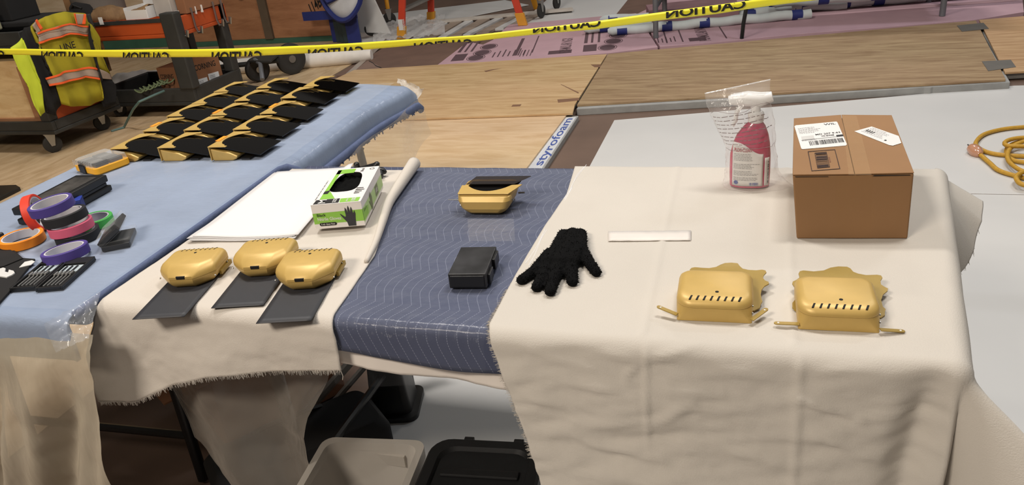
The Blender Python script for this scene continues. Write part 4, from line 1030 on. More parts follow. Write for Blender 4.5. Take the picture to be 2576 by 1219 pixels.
def gold_case(o, w_=.128, d_=.118, h=.046, slits_front=False):
    """rounded case; port end at y=0, slotted end at y=d_. Local space of o"""
    hw = w_/2
    def rg(x, y0, y1, rf, rb, z): return rrect(-x, x, y0, y1, (rf, rf, rb, rb), z, 6, True)
    lower = MB().loft([rg(hw-.014, .014, d_-.012, .028, .012, .0), rg(hw-.004, .003, d_-.003, .036, .014, .010), rg(hw, 0, d_, .038, .016, .020), rg(hw, 0, d_, .038, .016, .0235)])
    lower.build('case_base', 'gold', o, smooth=True, world=False, ang=32)
    lid = MB().loft([rg(hw, .0, d_, .038, .016, .0242), rg(hw, .0005, d_, .038, .016, h-.016), rg(hw-.001, .012, d_-.001, .032, .016, h-.0095), rg(hw-.004, .022, d_-.003, .027, .016, h-.0045), rg(hw-.009, .031, d_-.007, .022, .015, h-.0012), rg(hw-.014, .038, d_-.012, .018, .014, h)])
    lid.build('case_lid', 'gold', o, smooth=True, world=False, ang=38)
    for k in range(8):
        x = -.0385 + k*.011
        MB().add([(x-.0015, d_-.0185, h+.0005), (x+.0015, d_-.0185, h+.0005), (x+.0055, d_-.0065, h-.0006), (x+.0025, d_-.0065, h-.0006)], [(0, 1, 2, 3)]).build('vent_slot', 'hole_black', o, world=False)
    MB().lathe([(.0001, h+.0004), (.0032, h+.0004), (.0032, h-.002)], 14, Matrix.Translation((0, d_-.030, 0)), cap=True).build('button_hole', 'hole_black', o, world=False)
    MB().loft([rrect(-.010, .010, -.0008, .004, (.0015,)*4, .0255, 3), rrect(-.010, .010, -.0008, .004, (.0015,)*4, .0315, 3)]).build('port', 'hole_black', o, world=False)
    for s_ in (-1, 1):
        for y in (.03, .095):
            MB().lathe([(.0001, -.001), (.002, -.001), (.002, .001), (.0001, .001)], 10, Matrix.Translation((s_*hw, y, .016)) @ Matrix.Rotation(math.pi/2, 4, 'Y')).build('screw', 'steel', o, smooth=True, world=False)

def case_with_card(label, cx, cy, rz):
    o = thing('gold_case', label, 'gold case', (cx, cy, .7432), rz, 'gold cases with black cards on the fleece')
    gold_case(o)
    MB().grid(10, 12, lambda u, v: Vector((-.056+.112*u, -.118+.225*v, -.0006))).build('card', 'card_black', o, smooth=True, solid=.0012, world=False)
    MB().box(.060, .0665, .055, .112, .004, .014).build('side_clip', 'gold_plate', o, world=False, bevel=.001)
    return o
pA = A(490, 722, TOP); pB = A(668, 698, TOP); pC = A(782, 728, TOP)
case_with_card('gold case with black card, nearest the left edge of the fleece', pA.x-.014, pA.y-.018, math.radians(13))
case_with_card('gold case with black card, set back between its two neighbours', pB.x-.010, pB.y-.014, math.radians(13))
case_with_card('gold case with black card, right front of the three on fleece', pC.x-.010, pC.y-.018, math.radians(13))

def wall_case(label, plate, arms, fx0, fx1, fy):
    p0 = A(fx0, fy[0], TOP); p1 = A(fx1, fy[1], TOP); c = (p0+p1)/2; rz = math.atan2(p1.y-p0.y, p1.x-p0.x)
    o = thing('gold_wall_case', label, 'gold case', (c.x, c.y, .7425)); OFF[o] = Vector((c.x, c.y, .7425))
    R = Matrix.Rotation(rz, 4, 'Z'); w_ = (p1-p0).length; hw = w_/2 + .002; d_ = .118
    def rg(x, y0, y1, rf, rb, z): return [R @ p for p in rrect(-x, x, y0, y1, (rf, rf, rb, rb), z, 6)]
    # tapered lower body with slanted corner facets, rounded slotted lid
    MB().loft([rg(hw-.001, .001, d_-.002, .003, .006, 0), rg(hw+.001, 0, d_, .030, .018, .0265)]).build('case_base', 'gold', o, smooth=True, world=False, ang=30)
    h = .044
    MB().loft([rg(hw+.001, -.0006, d_, .030, .018, .0272), rg(hw+.001, -.0004, d_, .030, .018, .031), rg(hw-.0015, .005, d_-.002, .024, .018, .0375), rg(hw-.006, .013, d_-.006, .024, .018, .0418), rg(hw-.012, .024, d_-.012, .022, .016, h)]).build('case_lid', 'gold', o, smooth=True, world=False, ang=60)
    for k in range(8):
        x = -.0420 + k*.0119
        q = [(x-.0016, .0075, .0402), (x+.0016, .0075, .0402), (x+.0050, .0165, .0432), (x+.0018, .0165, .0432)]
        MB().add([R @ Vector(p) for p in q] + [R @ Vector((p[0], p[1], p[2]-.003)) for p in q], [(0, 1, 2, 3), (7, 6, 5, 4), (0, 4, 5, 1), (1, 5, 6, 2), (2, 6, 7, 3), (3, 7, 4, 0)]).build('vent_slot', 'hole_black', o, world=False)
    MB().lathe([(.0001, h+.0005), (.0032, h+.0005), (.0032, h-.002)], 14, R @ Matrix.Translation((.004, .030, 0))).build('button_hole', 'hole_black', o, world=False)
    for s_ in (1,):
        for y, z in ((.012, .014), (.02, .024)):
            MB().lathe([(.0001, -.001), (.0018, -.001), (.0018, .001), (.0001, .001)], 10, R @ Matrix.Translation((s_*hw, y, z)) @ Matrix.Rotation(math.pi/2, 4, 'Y')).build('screw', 'steel', o, smooth=True, world=False)
    pts = []
    for x, y in plate:
        px = 1600 + x/3.578; py = 620 + y/3.578
        pts.append(A(px, py, .7445 + .024*max(0, min(1, (795-py)/130))))
    MB().slab(pts, .0022).build('scalloped_plate', 'gold_plate', o)
    for (x0, y0, x1, y1, z0, z1) in arms:
        a = A(1600+x0/3.578, 620+y0/3.578, z0); b = A(1600+x1/3.578, 620+y1/3.578, z1); d = (b-a).normalized(); s_ = Vector((-d.y, d.x, 0)).normalized()*.0042
        n = 8; end = [a + (-d*math.cos(t) * .0042) + s_*math.sin(t) for t in [math.pi/2 - math.pi*k/n for k in range(n+1)]]
        ar = MB().slab(end + [b - s_, b + s_], .0016).build('arm', 'gold_plate', o)
        MB().lathe([(.0001, .0004), (.0018, .0004), (.0018, -.001)], 10, Matrix.Translation(a + d*.003)).build('arm_hole', 'label_white', ar)
    return o
PL1 = [(432, 295), (413, 285), (420, 265), (450, 250), (485, 225), (484, 205), (500, 190), (530, 184), (600, 190), (660, 192), (720, 182), (760, 162), (800, 147), (860, 143), (915, 149), (935, 175), (960, 197), (1010, 208), (1080, 212), (1135, 206), (1165, 213), (1174, 230), (1150, 255), (1142, 280), (1160, 303), (1193, 315), (1196, 332), (1155, 355), (1130, 385), (1122, 430), (1130, 470), (1138, 490), (1120, 520), (1118, 545), (1060, 575), (1000, 560), (520, 540), (440, 380)]
PL2 = [(1470, 600), (1425, 565), (1407, 545), (1407, 505), (1440, 465), (1453, 410), (1432, 370), (1406, 330), (1412, 312), (1440, 300), (1473, 275), (1463, 240), (1475, 220), (1505, 213), (1600, 222), (1690, 213), (1750, 188), (1820, 177), (1900, 180), (1930, 195), (1955, 225), (2000, 242), (2070, 255), (2170, 252), (2205, 258), (2218, 278), (2200, 305), (2205, 340), (2240, 362), (2268, 375), (2264, 395), (2222, 430), (2206, 480), (2222, 540), (2247, 560), (2238, 590), (2240, 615), (2205, 640), (2100, 610), (1500, 560)]
wall_case('gold slotted case with scalloped plate, left one on the canvas', PL1, [(208, 540, 370, 606, .760, .754), (1168, 562, 1040, 655, .758, .754)], 1704, 1890, (808, 817))
wall_case('gold slotted case with scalloped plate, right one nearest the table corner', PL2, [(1264, 683, 1470, 691, .750, .752), (2398, 755, 2200, 742, .746, .752)], 2009, 2211, (831, 841))

# the case lying open side up on the navy blanket
pm = A(1217, 542, TOP)
gm = thing('gold_open_case', 'gold case lying upside down with dark visor on the navy blanket', 'gold case', (pm.x, pm.y, .7405), math.radians(3), None)
def rgm(xl, xr, y0, y1, rf, rb, z): return rrect(xl, xr, y0, y1, (rf, rf, rb, rb), z, 6)
MB().loft([rgm(-.044, .046, .012, .085, .016, .016, 0), rgm(-.052, .054, .004, .10, .022, .02, .006), rgm(-.060, .062, .0, .11, .022, .02, .016), rgm(-.066, .068, .002, .115, .018, .02, .034), rgm(-.066, .068, .008, .115, .014, .02, .044), rgm(-.064, .066, .016, .115, .012, .02, .049)]).build('case_body', 'gold', gm, smooth=True, world=False, ang=24)
fo_ = [(-.062, .012), (.068, .012), (.078, .035), (.088, .075), (.068, .055)]
arc = [(.058 - .105*k/12, .054 - .028*math.sin(math.pi*k/12)**.8) for k in range(13)]
fl_pts = [(-.064, .012), (.064, .012), (.088, .062), (.062, .058)] + arc[1:-1] + [(-.052, .058), (-.066, .058)]
MT = Matrix.Translation((0, 0, .049)) @ Matrix.Rotation(math.radians(5), 4, 'X')
MB().prism(fl_pts, 0, .0025, MT).build('flange', 'gold', gm, world=False, bevel=.0006)
MB().prism([(-.058, .020), (.058, .020), (.080, .085), (-.045, .085)], -.0025, -.0005, MT).build('visor', 'glass_black', gm, world=False)
MB().prism([(-.055, .060), (.068, .060), (.102, .103), (-.04, .103)], .003, .0045, MT).build('visor_film', film('visor_film', .35, (70, 66, 66), rough=.15, bump=.1, tint=(.5, .46, .42)), gm, world=False)
for s_, y, z in ((1, .03, .030), (1, .052, .020), (-1, .02, .018)):
    MB().lathe([(.0001, -.001), (.0022, -.001), (.0022, .0012), (.0001, .0012)], 10, Matrix.Translation((.0675 if s_ > 0 else -.063, y, z)) @ Matrix.Rotation(s_*math.pi/2, 4, 'Y')).build('screw', 'steel', gm, smooth=True, world=False)
MB().tube([(-.066, .035, .026), (-.10, .038, .026)], .0015, 6).build('pin', 'grey_metal', gm, world=False)
MB().tube([(.068, .09, .022), (.084, .092, .022)], .0022, 6).build('pin', 'steel', gm, world=False)

# rows of gold clips with black glass plates on the left table
def glass_unit():
    o = thing('glass_visor_unit', 'x', 'visor unit', (0, 0, TOP), LR, 'gold units with black glass in rows')
    Lf = .158; TH = .0495
    arcp = []
    for k in range(15):
        t = k/14; y = .022 + (Lf-.044)*t; arcp.append((.050 - .033*math.sin(math.pi*t)**.62, y))
    fl_ = [(0, 0), (.066, 0), (.066, .010), (.055, .013), (.050, .020)] + arcp + [(.050, Lf-.020), (.055, Lf-.013), (.066, Lf-.010), (.066, Lf), (0, Lf)]
    MB().prism(fl_, TH-.0025, TH).build('flange', 'gold', o, world=False, bevel=.0007)
    # the body below: a wedge following the slope of the glass
    prof = [(.003, .003), (.010, 0), (.076, 0), (.092, .006), (.096, .014), (.070, .026), (.003, .040)]
    n = len(prof); vs_ = [Vector((x, y, z)) for y in (.006, Lf-.006) for x, z in prof]
    MB().add(vs_, [tuple(range(n)), tuple(range(n, 2*n))[::-1]] + [(i, i+n, (i+1) % n+n, (i+1) % n) for i in range(n)]).build('case_body', 'gold', o, world=False, bevel=.003)
    MB().box(0, .004, .001, Lf-.001, .002, TH-.0027).build('side_wall', 'gold', o, world=False, bevel=.0015)
    # glass plate, rounded towards the clip, sloping down away from it
    gp = [(.045 - .026*math.sin(math.pi*k/12)**.62, .016 + (Lf-.032)*k/12) for k in range(13)]
    gl = [(.176, .012), (.012, .012), (.012, Lf-.010), (.176, Lf-.010)]
    def zz(x): return TH - .003 - (x-.02)*.19
    vs_ = [Vector((x, y, zz(x))) for x, y in gl] + [Vector((x, y, zz(x)-.0025)) for x, y in gl]; n = len(gl)
    MB().add(vs_, [tuple(range(n)), tuple(range(n, 2*n))[::-1]] + [(i, i+n, (i+1) % n+n, (i+1) % n) for i in range(n)]).build('glass_plate', 'glass_black', o, world=False)
    MB().prism([(.104, .012), (.135, .012), (.135, Lf-.012), (.104, Lf-.012)], .0, .006).build('black_strip', 'plastic_black', o, world=False)  # low black strip on the table below the glass plate
    return o
GR = [[(62, 775), (510, 765), (990, 758)], [(372, 607), (760, 597), (1230, 590)], [(598, 465), (1018, 455), (1488, 440)], [(838, 345), (1245, 318), (1685, 292)], [(1050, 232), (1455, 197), (1905, 180)]]
RN = ['front row', 'second row', 'third row', 'fourth row', 'back row']; CN = ['at the left', 'in the middle', 'at the right']
TABS = {(0, 2): .055, (1, 0): .05, (2, 1): .02, (2, 2): .075}
proto = None
for r_, row in enumerate(GR):
    for c_, (x, y) in enumerate(row):
        p = A(260 + x/3.788, 170 + y/3.788, TOP+.0495)
        lb = 'gold unit with black glass plate, ' + RN[r_] + ' ' + CN[c_]
        if (r_, c_) in TABS: lb = 'gold unit with orange tab and black glass, ' + RN[r_] + ' ' + CN[c_]
        rz = math.radians(3.2)
        if proto is None:
            proto = glass_unit(); o = proto; o.location = (p.x, p.y, TOP+.0008); o['label'] = lb; o.rotation_euler = (0, 0, rz)
        else: o = clone(proto, (p.x, p.y, TOP+.0008), rz, lb, skip=('orange_tab',))
        if (r_, c_) in TABS:
            yy = TABS[(r_, c_)]
            MB().box(-.006, .010, yy, yy+.05, .0498, .0512).build('orange_tab', 'orange_tab', o, world=False)

# ------------------------------------------------------------------ black block and fuzzy glove
p0 = A(1131, 727, TOP); p1 = A(1222, 727, TOP); rz = math.atan2(p1.y-p0.y, p1.x-p0.x)
bb_ = thing('battery_pack', 'black rectangular battery pack with dusty top on the navy blanket', 'battery', (p0.x, p0.y, .7405), rz + math.radians(1))
mat('dusty_black', (34, 34, 36), rough=.5, var=.8, scale=22, detail=6)
MB().box(0, .078, .002, .125, .0, .033).build('body', 'dusty_black', bb_, bevel=.002, world=False)
MB().box(.078, .0835, .015, .05, .002, .024).build('side_latch', 'plastic_black', bb_, bevel=.001, world=False)
MB().box(.078, .084, .07, .112, .006, .030).build('side_latch', 'plastic_black', bb_, bevel=.001, world=False)
MB().box(.004, .074, -.0005, .002, .004, .029).build('end_cap', 'plastic_black', bb_, bevel=.001, world=False)

def blob_glove(name, label, cat, chains, voxel, m_, smooth_it=6):
    """one continuous glove: overlapping balls along finger chains, fused by a voxel remesh"""
    bm = bmesh.new(); balls = []
    for ch in chains:
        for (p, r), (q, s_) in zip(ch, ch[1:]):
            n = max(2, int((Vector(q)-Vector(p)).length/(min(r, s_)*.45)))
            for k in range(n+1):
                t = k/n; balls.append((Vector(p)*(1-t)+Vector(q)*t, r*(1-t)+s_*t))
    zs = min(c.z - r*.85 for c, r in balls); base = sum((c for c, r in balls), Vector())/len(balls); base.z = zs
    for c, r in balls:
        bmesh.ops.create_icosphere(bm, subdivisions=2, radius=r, matrix=Matrix.Translation(c-base) @ Matrix.Diagonal((1, 1, .85, 1)))
    me = bpy.data.meshes.new(name); bm.to_mesh(me); bm.free(); me.materials.append(MATS[m_])
    o = bpy.data.objects.new(name, me); col.objects.link(o); o.location = base; OFF[o] = base
    k = o.modifiers.new('fuse', 'REMESH'); k.mode = 'VOXEL'; k.voxel_size = voxel; k.use_smooth_shade = True
    k = o.modifiers.new('soften', 'SMOOTH'); k.iterations = smooth_it; k.factor = .5
    tag(o, label, cat)
    return o, balls
gz = .7435
def gp_(px, py, r, z=None):
    q = A(px, py, gz + r*.6 if z is None else z); return (tuple(q), r)
wr = [gp_(1425, 592, .016), gp_(1455, 590, .016)]
chains = [
    [gp_(1418, 590, .015), gp_(1405, 625, .019), gp_(1385, 660, .02)], [gp_(1460, 588, .015), gp_(1455, 625, .019), gp_(1435, 660, .02)], [gp_(1440, 588, .017), gp_(1432, 625, .021), gp_(1412, 660, .022)],
    [gp_(1452, 612, .017), gp_(1478, 655, .013), gp_(1500, 685, .011)],
    [gp_(1385, 640, .018), gp_(1345, 680, .013), gp_(1312, 704, .0115)],
    [gp_(1388, 655, .017), gp_(1362, 700, .013), gp_(1350, 722, .0115)],
    [gp_(1410, 660, .018), gp_(1392, 705, .0135), gp_(1384, 732, .012)],
    [gp_(1432, 655, .018), gp_(1438, 690, .0135), gp_(1440, 708, .012)]]
mat('chenille', (13, 13, 14), rough=.97, var=.25, scale=120, bump=.8, bscale=300, spec=.1)
go_, balls = blob_glove('fuzzy_glove', 'black fuzzy chenille glove lying palm down on the canvas edge', 'glove', chains, .0028, 'chenille', 3)
pile = MB(); rr = random.Random(11)
for k in range(5200):
    c, r = rr.choice(balls); d = Vector((rr.gauss(0, 1), rr.gauss(0, 1), abs(rr.gauss(0, .8)) - .2)).normalized()
    p = c + Vector((d.x*r, d.y*r, d.z*r*.85)); q = p + (d + Vector((rr.uniform(-.6, .6), rr.uniform(-.6, .6), rr.uniform(-.4, .6)))).normalized()*rr.uniform(.0015, .0035)
    t = d.orthogonal().normalized()*.0011; s_ = d.cross(t).normalized()*.0011
    b_ = p - d*.0012
    pile.add([b_+t, b_-t*.5+s_*.87, b_-t*.5-s_*.87, q], [(0, 1, 3), (1, 2, 3), (2, 0, 3)])
ob = pile.build('pile', 'chenille', go_); ob['kind'] = 'stuff'

# ------------------------------------------------------------------ paper stack
q00, q01, q11, q10 = [A(x, y, .742) for x, y in ((475, 611), (690, 440), (884, 428), (742, 604))]
rr = random.Random(3)
OR = ['bottom', 'second lowest', 'middle', 'second from the top', 'topmost']
for k in range(5):
    dx, dy, tw = (rr.uniform(-.008, .010), rr.uniform(-.006, .008), rr.uniform(-.012, .012)) if k < 4 else (.004, .012, .0)
    c0 = (q00+q01+q11+q10)/4; Rm = Matrix.Rotation(tw, 3, 'Z')
    def sh(u, v, k=k, dx=dx, dy=dy, Rm=Rm, c0=c0):
        p = (q00*(1-u)+q10*u)*(1-v) + (q01*(1-u)+q11*u)*v
        p = c0 + Rm @ (p-c0) + Vector((dx, dy, 0))
        lift = .004*smooth(.25, 0, v)*smooth(.5, 0, u)*(1+.6*k/4) + .003*smooth(.7, 1, u)*smooth(.5, 0, v)
        if k == 4: lift += .012*smooth(.86, 1, v)*smooth(.85, .98, u)
        return Vector((p.x, p.y, .7428 + .0014*k + lift))
    ob = MB().grid(16, 22, sh).build('paper_sheet', 'paper_white', smooth=True, solid=.0003, ang=180)
    tag(ob, 'large white paper sheet, ' + OR[k] + ' of the stack on the fleece', 'paper', 'stack of white paper')

# ------------------------------------------------------------------ nitrile glove box
mat('box_white', (226, 222, 220), rough=.45, var=.02)
mat('box_green', (136, 190, 74), rough=.45, var=.03)
mat('box_green_light', (176, 206, 140), rough=.45, var=.03)
p0 = A(797, 586, TOP); p1 = A(921, 576, TOP); rz = math.atan2(p1.y-p0.y, p1.x-p0.x)
gb = thing('glove_box', 'green and white box of black nitrile gloves on the paper', 'box', (p0.x, p0.y, .752), rz, None)
gb.location.z = .7505
BW, BL, BH = (p1-p0).length, .245, .062
MB().box(0, BW, 0, .002, 0, BH).build('front_panel', 'box_white', gb, world=False)
MB().box(0, BW, BL-.002, BL, 0, BH).build('back_panel', 'box_white', gb, world=False)
for x in (0, BW-.002): MB().box(x, x+.002, .002, BL-.002, 0, BH).build('side_panel', 'box_white', gb, world=False)
MB().box(.002, BW-.002, .002, BL-.002, 0, .002).build('bottom_panel', 'box_white', gb, world=False)
hole = []
cxh, cyh = .058, .145
for k in range(40):
    a = 2*math.pi*k/40; ca, sa = math.cos(a), math.sin(a)
    rx, ry = .036, .070
    n_ = 3.2; rad = (abs(ca)**n_ + abs(sa)**n_)**(-1/n_)
    hole.append(Vector((cxh + rx*rad*ca*(1 - .18*sa) , cyh + ry*rad*sa, BH+.0015)))
outer = []
for p in hole:
    d = Vector((p.x-cxh, p.y-cyh)); ts = []
    if d.x > 1e-9: ts.append((BW-cxh)/d.x)
    if d.x < -1e-9: ts.append(-cxh/d.x)
    if d.y > 1e-9: ts.append((BL-cyh)/d.y)
    if d.y < -1e-9: ts.append(-cyh/d.y)
    t = min(ts); outer.append(Vector((cxh+d.x*t, cyh+d.y*t, BH+.0015)))
for cx_, cy_ in ((0, 0), (BW, 0), (BW, BL), (0, BL)):
    i = min(range(40), key=lambda j: (outer[j].x-cx_)**2+(outer[j].y-cy_)**2); outer[i] = Vector((cx_, cy_, BH+.0015))
MB().loft([outer, hole], False, False).build('top_panel', 'box_white', gb, solid=.0012, world=False)
lump = MB(); mat('tape_black_dark', (8, 8, 8), rough=.9, spec=.1)
lump.grid(20, 24, lambda u, v: Vector((cxh + .10*(u-.5), cyh + .16*(v-.5), BH-.016 + .012*abs(fbm(u*6, v*6, 2)))))
lump.build('gloves_inside', 'tape_black_dark', gb, smooth=True, world=False, ang=180)
XD, YD, ZD = Vector((1, 0, 0)), Vector((0, 1, 0)), Vector((0, 0, 1))
zt = BH + .0019
# printing on the top
def toppoly(pts, nm, m_): MB().add([(x, y, zt) for x, y in pts], [tuple(range(len(pts)))]).build(nm, m_, gb, world=False)
toppoly([(.014, .075), (.024, .075), (.024, .235), (.014, .235)], 'green_panel', 'box_green')
toppoly([(.014, .032), (.052, .032), (.030, .080), (.014, .080)], 'green_panel', 'box_green')
toppoly([(.014, .205), (.062, .208), (.062, .238), (.014, .238)], 'green_panel', 'box_green')
toppoly([(.005, .003), (.068, .003), (.066, .030), (.007, .030)], 'black_panel', 'ink_black')
toppoly([(.070, .003), (.117, .003), (.117, .028), (.068, .028)], 'green_panel', 'box_green')
MB().add([(.014, .066, zt+.0003), (.026, .066, zt+.0003), (.028, .090, zt+.0003), (.014, .084, zt+.0003)], [(0, 1, 2, 3)]).build('black_panel', 'ink_black', gb, world=False)
text_mb('M', .022, (.034, .006, zt+.0004), -YD*-1, -XD, height=.018).build('lettering', 'label_white', gb, world=False)
text_mb('SIZE', .022, (.060, .006, zt+.0004), YD, -XD, height=.009).build('lettering', 'label_white', gb, world=False)
text_mb('100', .020, (.108, .006, zt+.0004), YD, -XD, height=.011).build('lettering', 'label_white', gb, world=False)
text_mb('gloves', .018, (.090, .006, zt+.0004), YD, -XD, height=.006).build('lettering', 'label_white', gb, world=False)
text_mb('Black', .026, (.086, .212, zt+.0004), YD, -XD, height=.008).build('lettering', 'ink_black', gb, world=False)
lines_mb((.008, .03, zt+.0004), YD, -XD, .2, .006, 1, 1).build('printing', 'ink_grey', gb, world=False)
for k in range(4): toppoly([(.094, .055+.011*k), (.116-.004*abs(k-2), .056+.011*k), (.116-.004*abs(k-2), .060+.011*k), (.094, .061+.011*k)], 'finger_print', 'ink_black')
MB().lathe([(.005, zt+.0003), (.0065, zt+.0003)], 16, Matrix.Translation((.107, .228, 0)), cap=False).build('round_mark', 'ink_black', gb, world=False)
# printing on the front
yf = -.0004
def frontpoly(pts, nm, m_, k=0): MB().add([(x, yf-.0002*k, z) for x, z in pts], [tuple(range(len(pts)))]).build(nm, m_, gb, world=False)
frontpoly([(0, .013), (BW, .013), (BW, .043), (0, .041)], 'green_panel', 'box_green')
text_mb('Black', .022, (.010, yf-.0004, .032), XD, ZD, height=.0075).build('lettering', 'ink_black', gb, world=False)
text_mb('Nitrile Gloves', .058, (.010, yf-.0004, .021), XD, ZD, height=.0085).build('lettering', 'label_white', gb, world=False)
frontpoly([(.012+.003, .007), (.052, .007), (.055, .010), (.055, .0125), (.052, .0155), (.015, .0155), (.012, .0125), (.012, .010)], 'black_panel', 'ink_black', 1)
text_mb('5 mil - Extra Thick', .034, (.0165, yf-.0008, .0095), XD, ZD, height=.004).build('lettering', 'label_white', gb, world=False)
def hand(o, xd, yd, k, nm, m_, lift):
    """hand print: palm, four fingers and a thumb as one outline"""
    pts = [(-.30, 0), (.30, 0), (.33, .35), (.36, .62), (.42, 1.0), (.36, 1.30), (.24, 1.02), (.20, 1.40), (.14, 1.62), (.06, 1.38), (.02, 1.10), (-.02, 1.5), (-.08, 1.72), (-.16, 1.48), (-.18, 1.05), (-.24, 1.42), (-.34, 1.58), (-.38, 1.3), (-.36, .92), (-.42, .78), (-.72, 1.05), (-.82, 1.08), (-.70, .85), (-.45, .48), (-.36, .35)]
    MB().add([Vector(o) + xd*x*k + yd*y*k + xd.cross(yd)*lift for x, y in pts], [tuple(range(len(pts)))]).build(nm, m_, gb, world=False)
hand((.092, yf, .002), XD, ZD, .031, 'hand_print', 'card_black', .0006)
# printing on the right side
xs = BW + .0004
def sidepoly(pts, nm, m_, k=0): MB().add([(xs+.0002*k, y, z) for y, z in pts], [tuple(range(len(pts)))]).build(nm, m_, gb, world=False)
sidepoly([(0, .008), (BL, .008), (BL, .040), (0, .043)], 'green_panel', 'box_green_light')
sidepoly([(.0, .012), (.05, .012), (.06, .030), (.0, .043)], 'green_panel', 'box_green', 1)
sidepoly([(.15, .012), (.185, .012), (.185, .040), (.15, .040)], 'dark_panel', mat('side_grey', (110, 118, 90), rough=.5), 1)
text_mb('100', .022, (xs+.0004, .155, .020), YD, ZD, height=.012).build('lettering', 'label_white', gb, world=False)
text_mb('Black', .03, (xs+.0004, .012, .030), YD, ZD, height=.008).build('lettering', mat('side_ink', (90, 130, 60), rough=.5), gb, world=False)
hand((xs, .095, .004), YD, ZD, .028, 'hand_print', 'side_grey', .0006)

# crumpled nitrile glove behind the box
mat('nitrile', (16, 16, 17), rough=.4, var=.2, scale=60, bump=.5, bscale=70)
def ng(px, py, r, z): return (tuple(A(px, py, z)), r)
blob_glove('nitrile_glove', 'crumpled black nitrile glove lying behind the glove box', 'glove', [
    [ng(897, 432, .010, .752), ng(897, 420, .0105, .776), ng(897, 413, .009, .786)],
    [ng(905, 428, .012, .756), ng(925, 424, .014, .770), ng(945, 417, .012, .780), ng(948, 412, .009, .786)],
    [ng(915, 432, .012, .752), ng(940, 430, .014, .756), ng(960, 428, .011, .758), ng(966, 432, .009, .753)],
    [ng(940, 432, .014, .752), ng(955, 440, .012, .751)]], .0026, 'nitrile', 2)

# ------------------------------------------------------------------ parcel
bx = thing('cardboard_parcel', 'brown cardboard parcel with shipping labels on the canvas', 'box', (.18, 1.76, .741))
f0, f1 = A(2004, 603, TOP), A(2283, 603, TOP); t0, t1, t2, t3 = A(1994, 441, .881), A(2301, 441, .881), A(2243, 292, .881), A(1997, 300, .881)
t0.y = f0.y + .004; t1.y = f1.y + .004
b2 = Vector((t2.x-.004, t2.y+.0, .7425)); b3 = Vector((t3.x+.004, t3.y, .7425)); f0.z = f1.z = .7425
MB().add([f0, f1, b2, b3, t0, t1, t2, t3], [(3, 2, 1, 0), (0, 1, 5, 4), (1, 2, 6, 5), (2, 3, 7, 6), (3, 0, 4, 7), (4, 5, 6, 7)]).build('carton', 'cardboard', bx, bevel=.003)
ZT = .8813
s0 = A(2116, 291, ZT); s1 = A(2150, 440, ZT)
wv = Vector((.0006, 0, 0))
for nm, (a, b, c, d) in (('flap', (t0, s1-wv, s0-wv, t3)), ('flap', (s1+wv, t1, t2, s0+wv))):
    e = Vector((0, 0, .0028)); MB().slab([p + e + (Vector((.0012, 0, 0)) if i in (0, 3) and nm == 'x' else Vector()) for i, p in enumerate((a, b, c, d))], .0024).build(nm, 'cardboard', bx, bevel=.0008)
ZL = .8846
def topq(pts, nm, m_, dz=0.0, par=bx, o=(1980, 280), k=7.62):
    return MB().slab([A(o[0]+x/k, o[1]+y/k, ZL+dz) for x, y in pts], .0003).build(nm, m_, par)
film('packing_tape', .015, (210, 184, 150), rough=.12, bump=.2, bscale=40, tint=(1, .995, .98), fres=.3)
topq([(1050, 80), (1330, 80), (1620, 1215), (1180, 1215)][::1], 'packing_tape', 'packing_tape', 0)
l1 = topq([(140, 285), (165, 266), (945, 193), (965, 208), (1147, 630), (1125, 653), (300, 722), (272, 712)], 'shipping_label', 'label_white', .0004)
def frame_(o, k, tl, tr, bl):
    p = [A(o[0]+x/k, o[1]+y/k, ZL+.0008) for x, y in (tl, tr, bl)]; return p[2], (p[1]-p[0]).normalized(), (p[0]-p[2]).normalized(), (p[1]-p[0]).length, (p[0]-p[2]).length
O_, xd, yd, lw, lh = frame_((1980, 280), 7.62, (140, 285), (955, 200), (285, 718))
text_mb('WIL', lw*.27, O_ + xd*lw*.68 + yd*lh*.90, xd, yd, height=lh*.075).build('lettering', 'ink_black', l1)
text_mb('MD 207 9-63', lw*.56, O_ + xd*lw*.40 + yd*lh*.50, xd, yd, height=lh*.06).build('lettering', 'ink_black', l1)
bars_mb(O_ + xd*lw*.52 + yd*lh*.41, xd, yd, lw*.28, lh*.06, 2, n=16).build('barcode', 'ink_black', l1)
rect_mb(O_ + xd*lw*.05 + yd*lh*.345, xd, yd, lw*.9, lh*.010).build('rule_line', 'ink_black', l1)
rect_mb(O_ + xd*lw*.84 + yd*lh*.345, xd, yd, lw*.15, lh*.075, lift=.0002).build('black_block', 'ink_black', l1)
bars_mb(O_ + xd*lw*.20 + yd*lh*.10, xd, yd, lw*.75, lh*.18, 5, n=34).build('barcode', 'ink_black', l1)
rect_mb(O_ + xd*lw*.07 + yd*lh*.37, xd, yd, lw*.28, lh*.14).build('grey_block', mat('code_grey', (196, 195, 192), rough=.6), l1)
lines_mb(O_ + xd*lw*.06 + yd*lh*.62, xd, yd, lw*.55, lh*.28, 6, 4, th=.2).build('printing', 'ink_grey', l1)
lines_mb(O_ + xd*lw*.06 + yd*lh*.30, xd, yd, lw*.4, lh*.035, 1, 9).build('printing', 'ink_grey', l1)
l2 = topq([(1290, 380), (1620, 288), (2140, 470), (2190, 605), (2030, 655), (1960, 645)], 'address_label', 'label_white', .0004)
O_, xd, yd, lw, lh = frame_((1980, 280), 7.62, (1640, 295), (2150, 480), (1330, 385))
lines_mb(O_ + yd*lh*.15 + xd*lw*.05, xd, yd, lw*.85, lh*.8, 6, 14, th=.18).build('printing', 'ink_grey', l2)
sc = MB(); sc.tube([O_ + xd*lw*(.08+.028*k) + yd*lh*(.45+.16*math.sin(k*2.1)) for k in range(12)], .0004, 4); sc.build('handwriting', 'ink_black', l2)
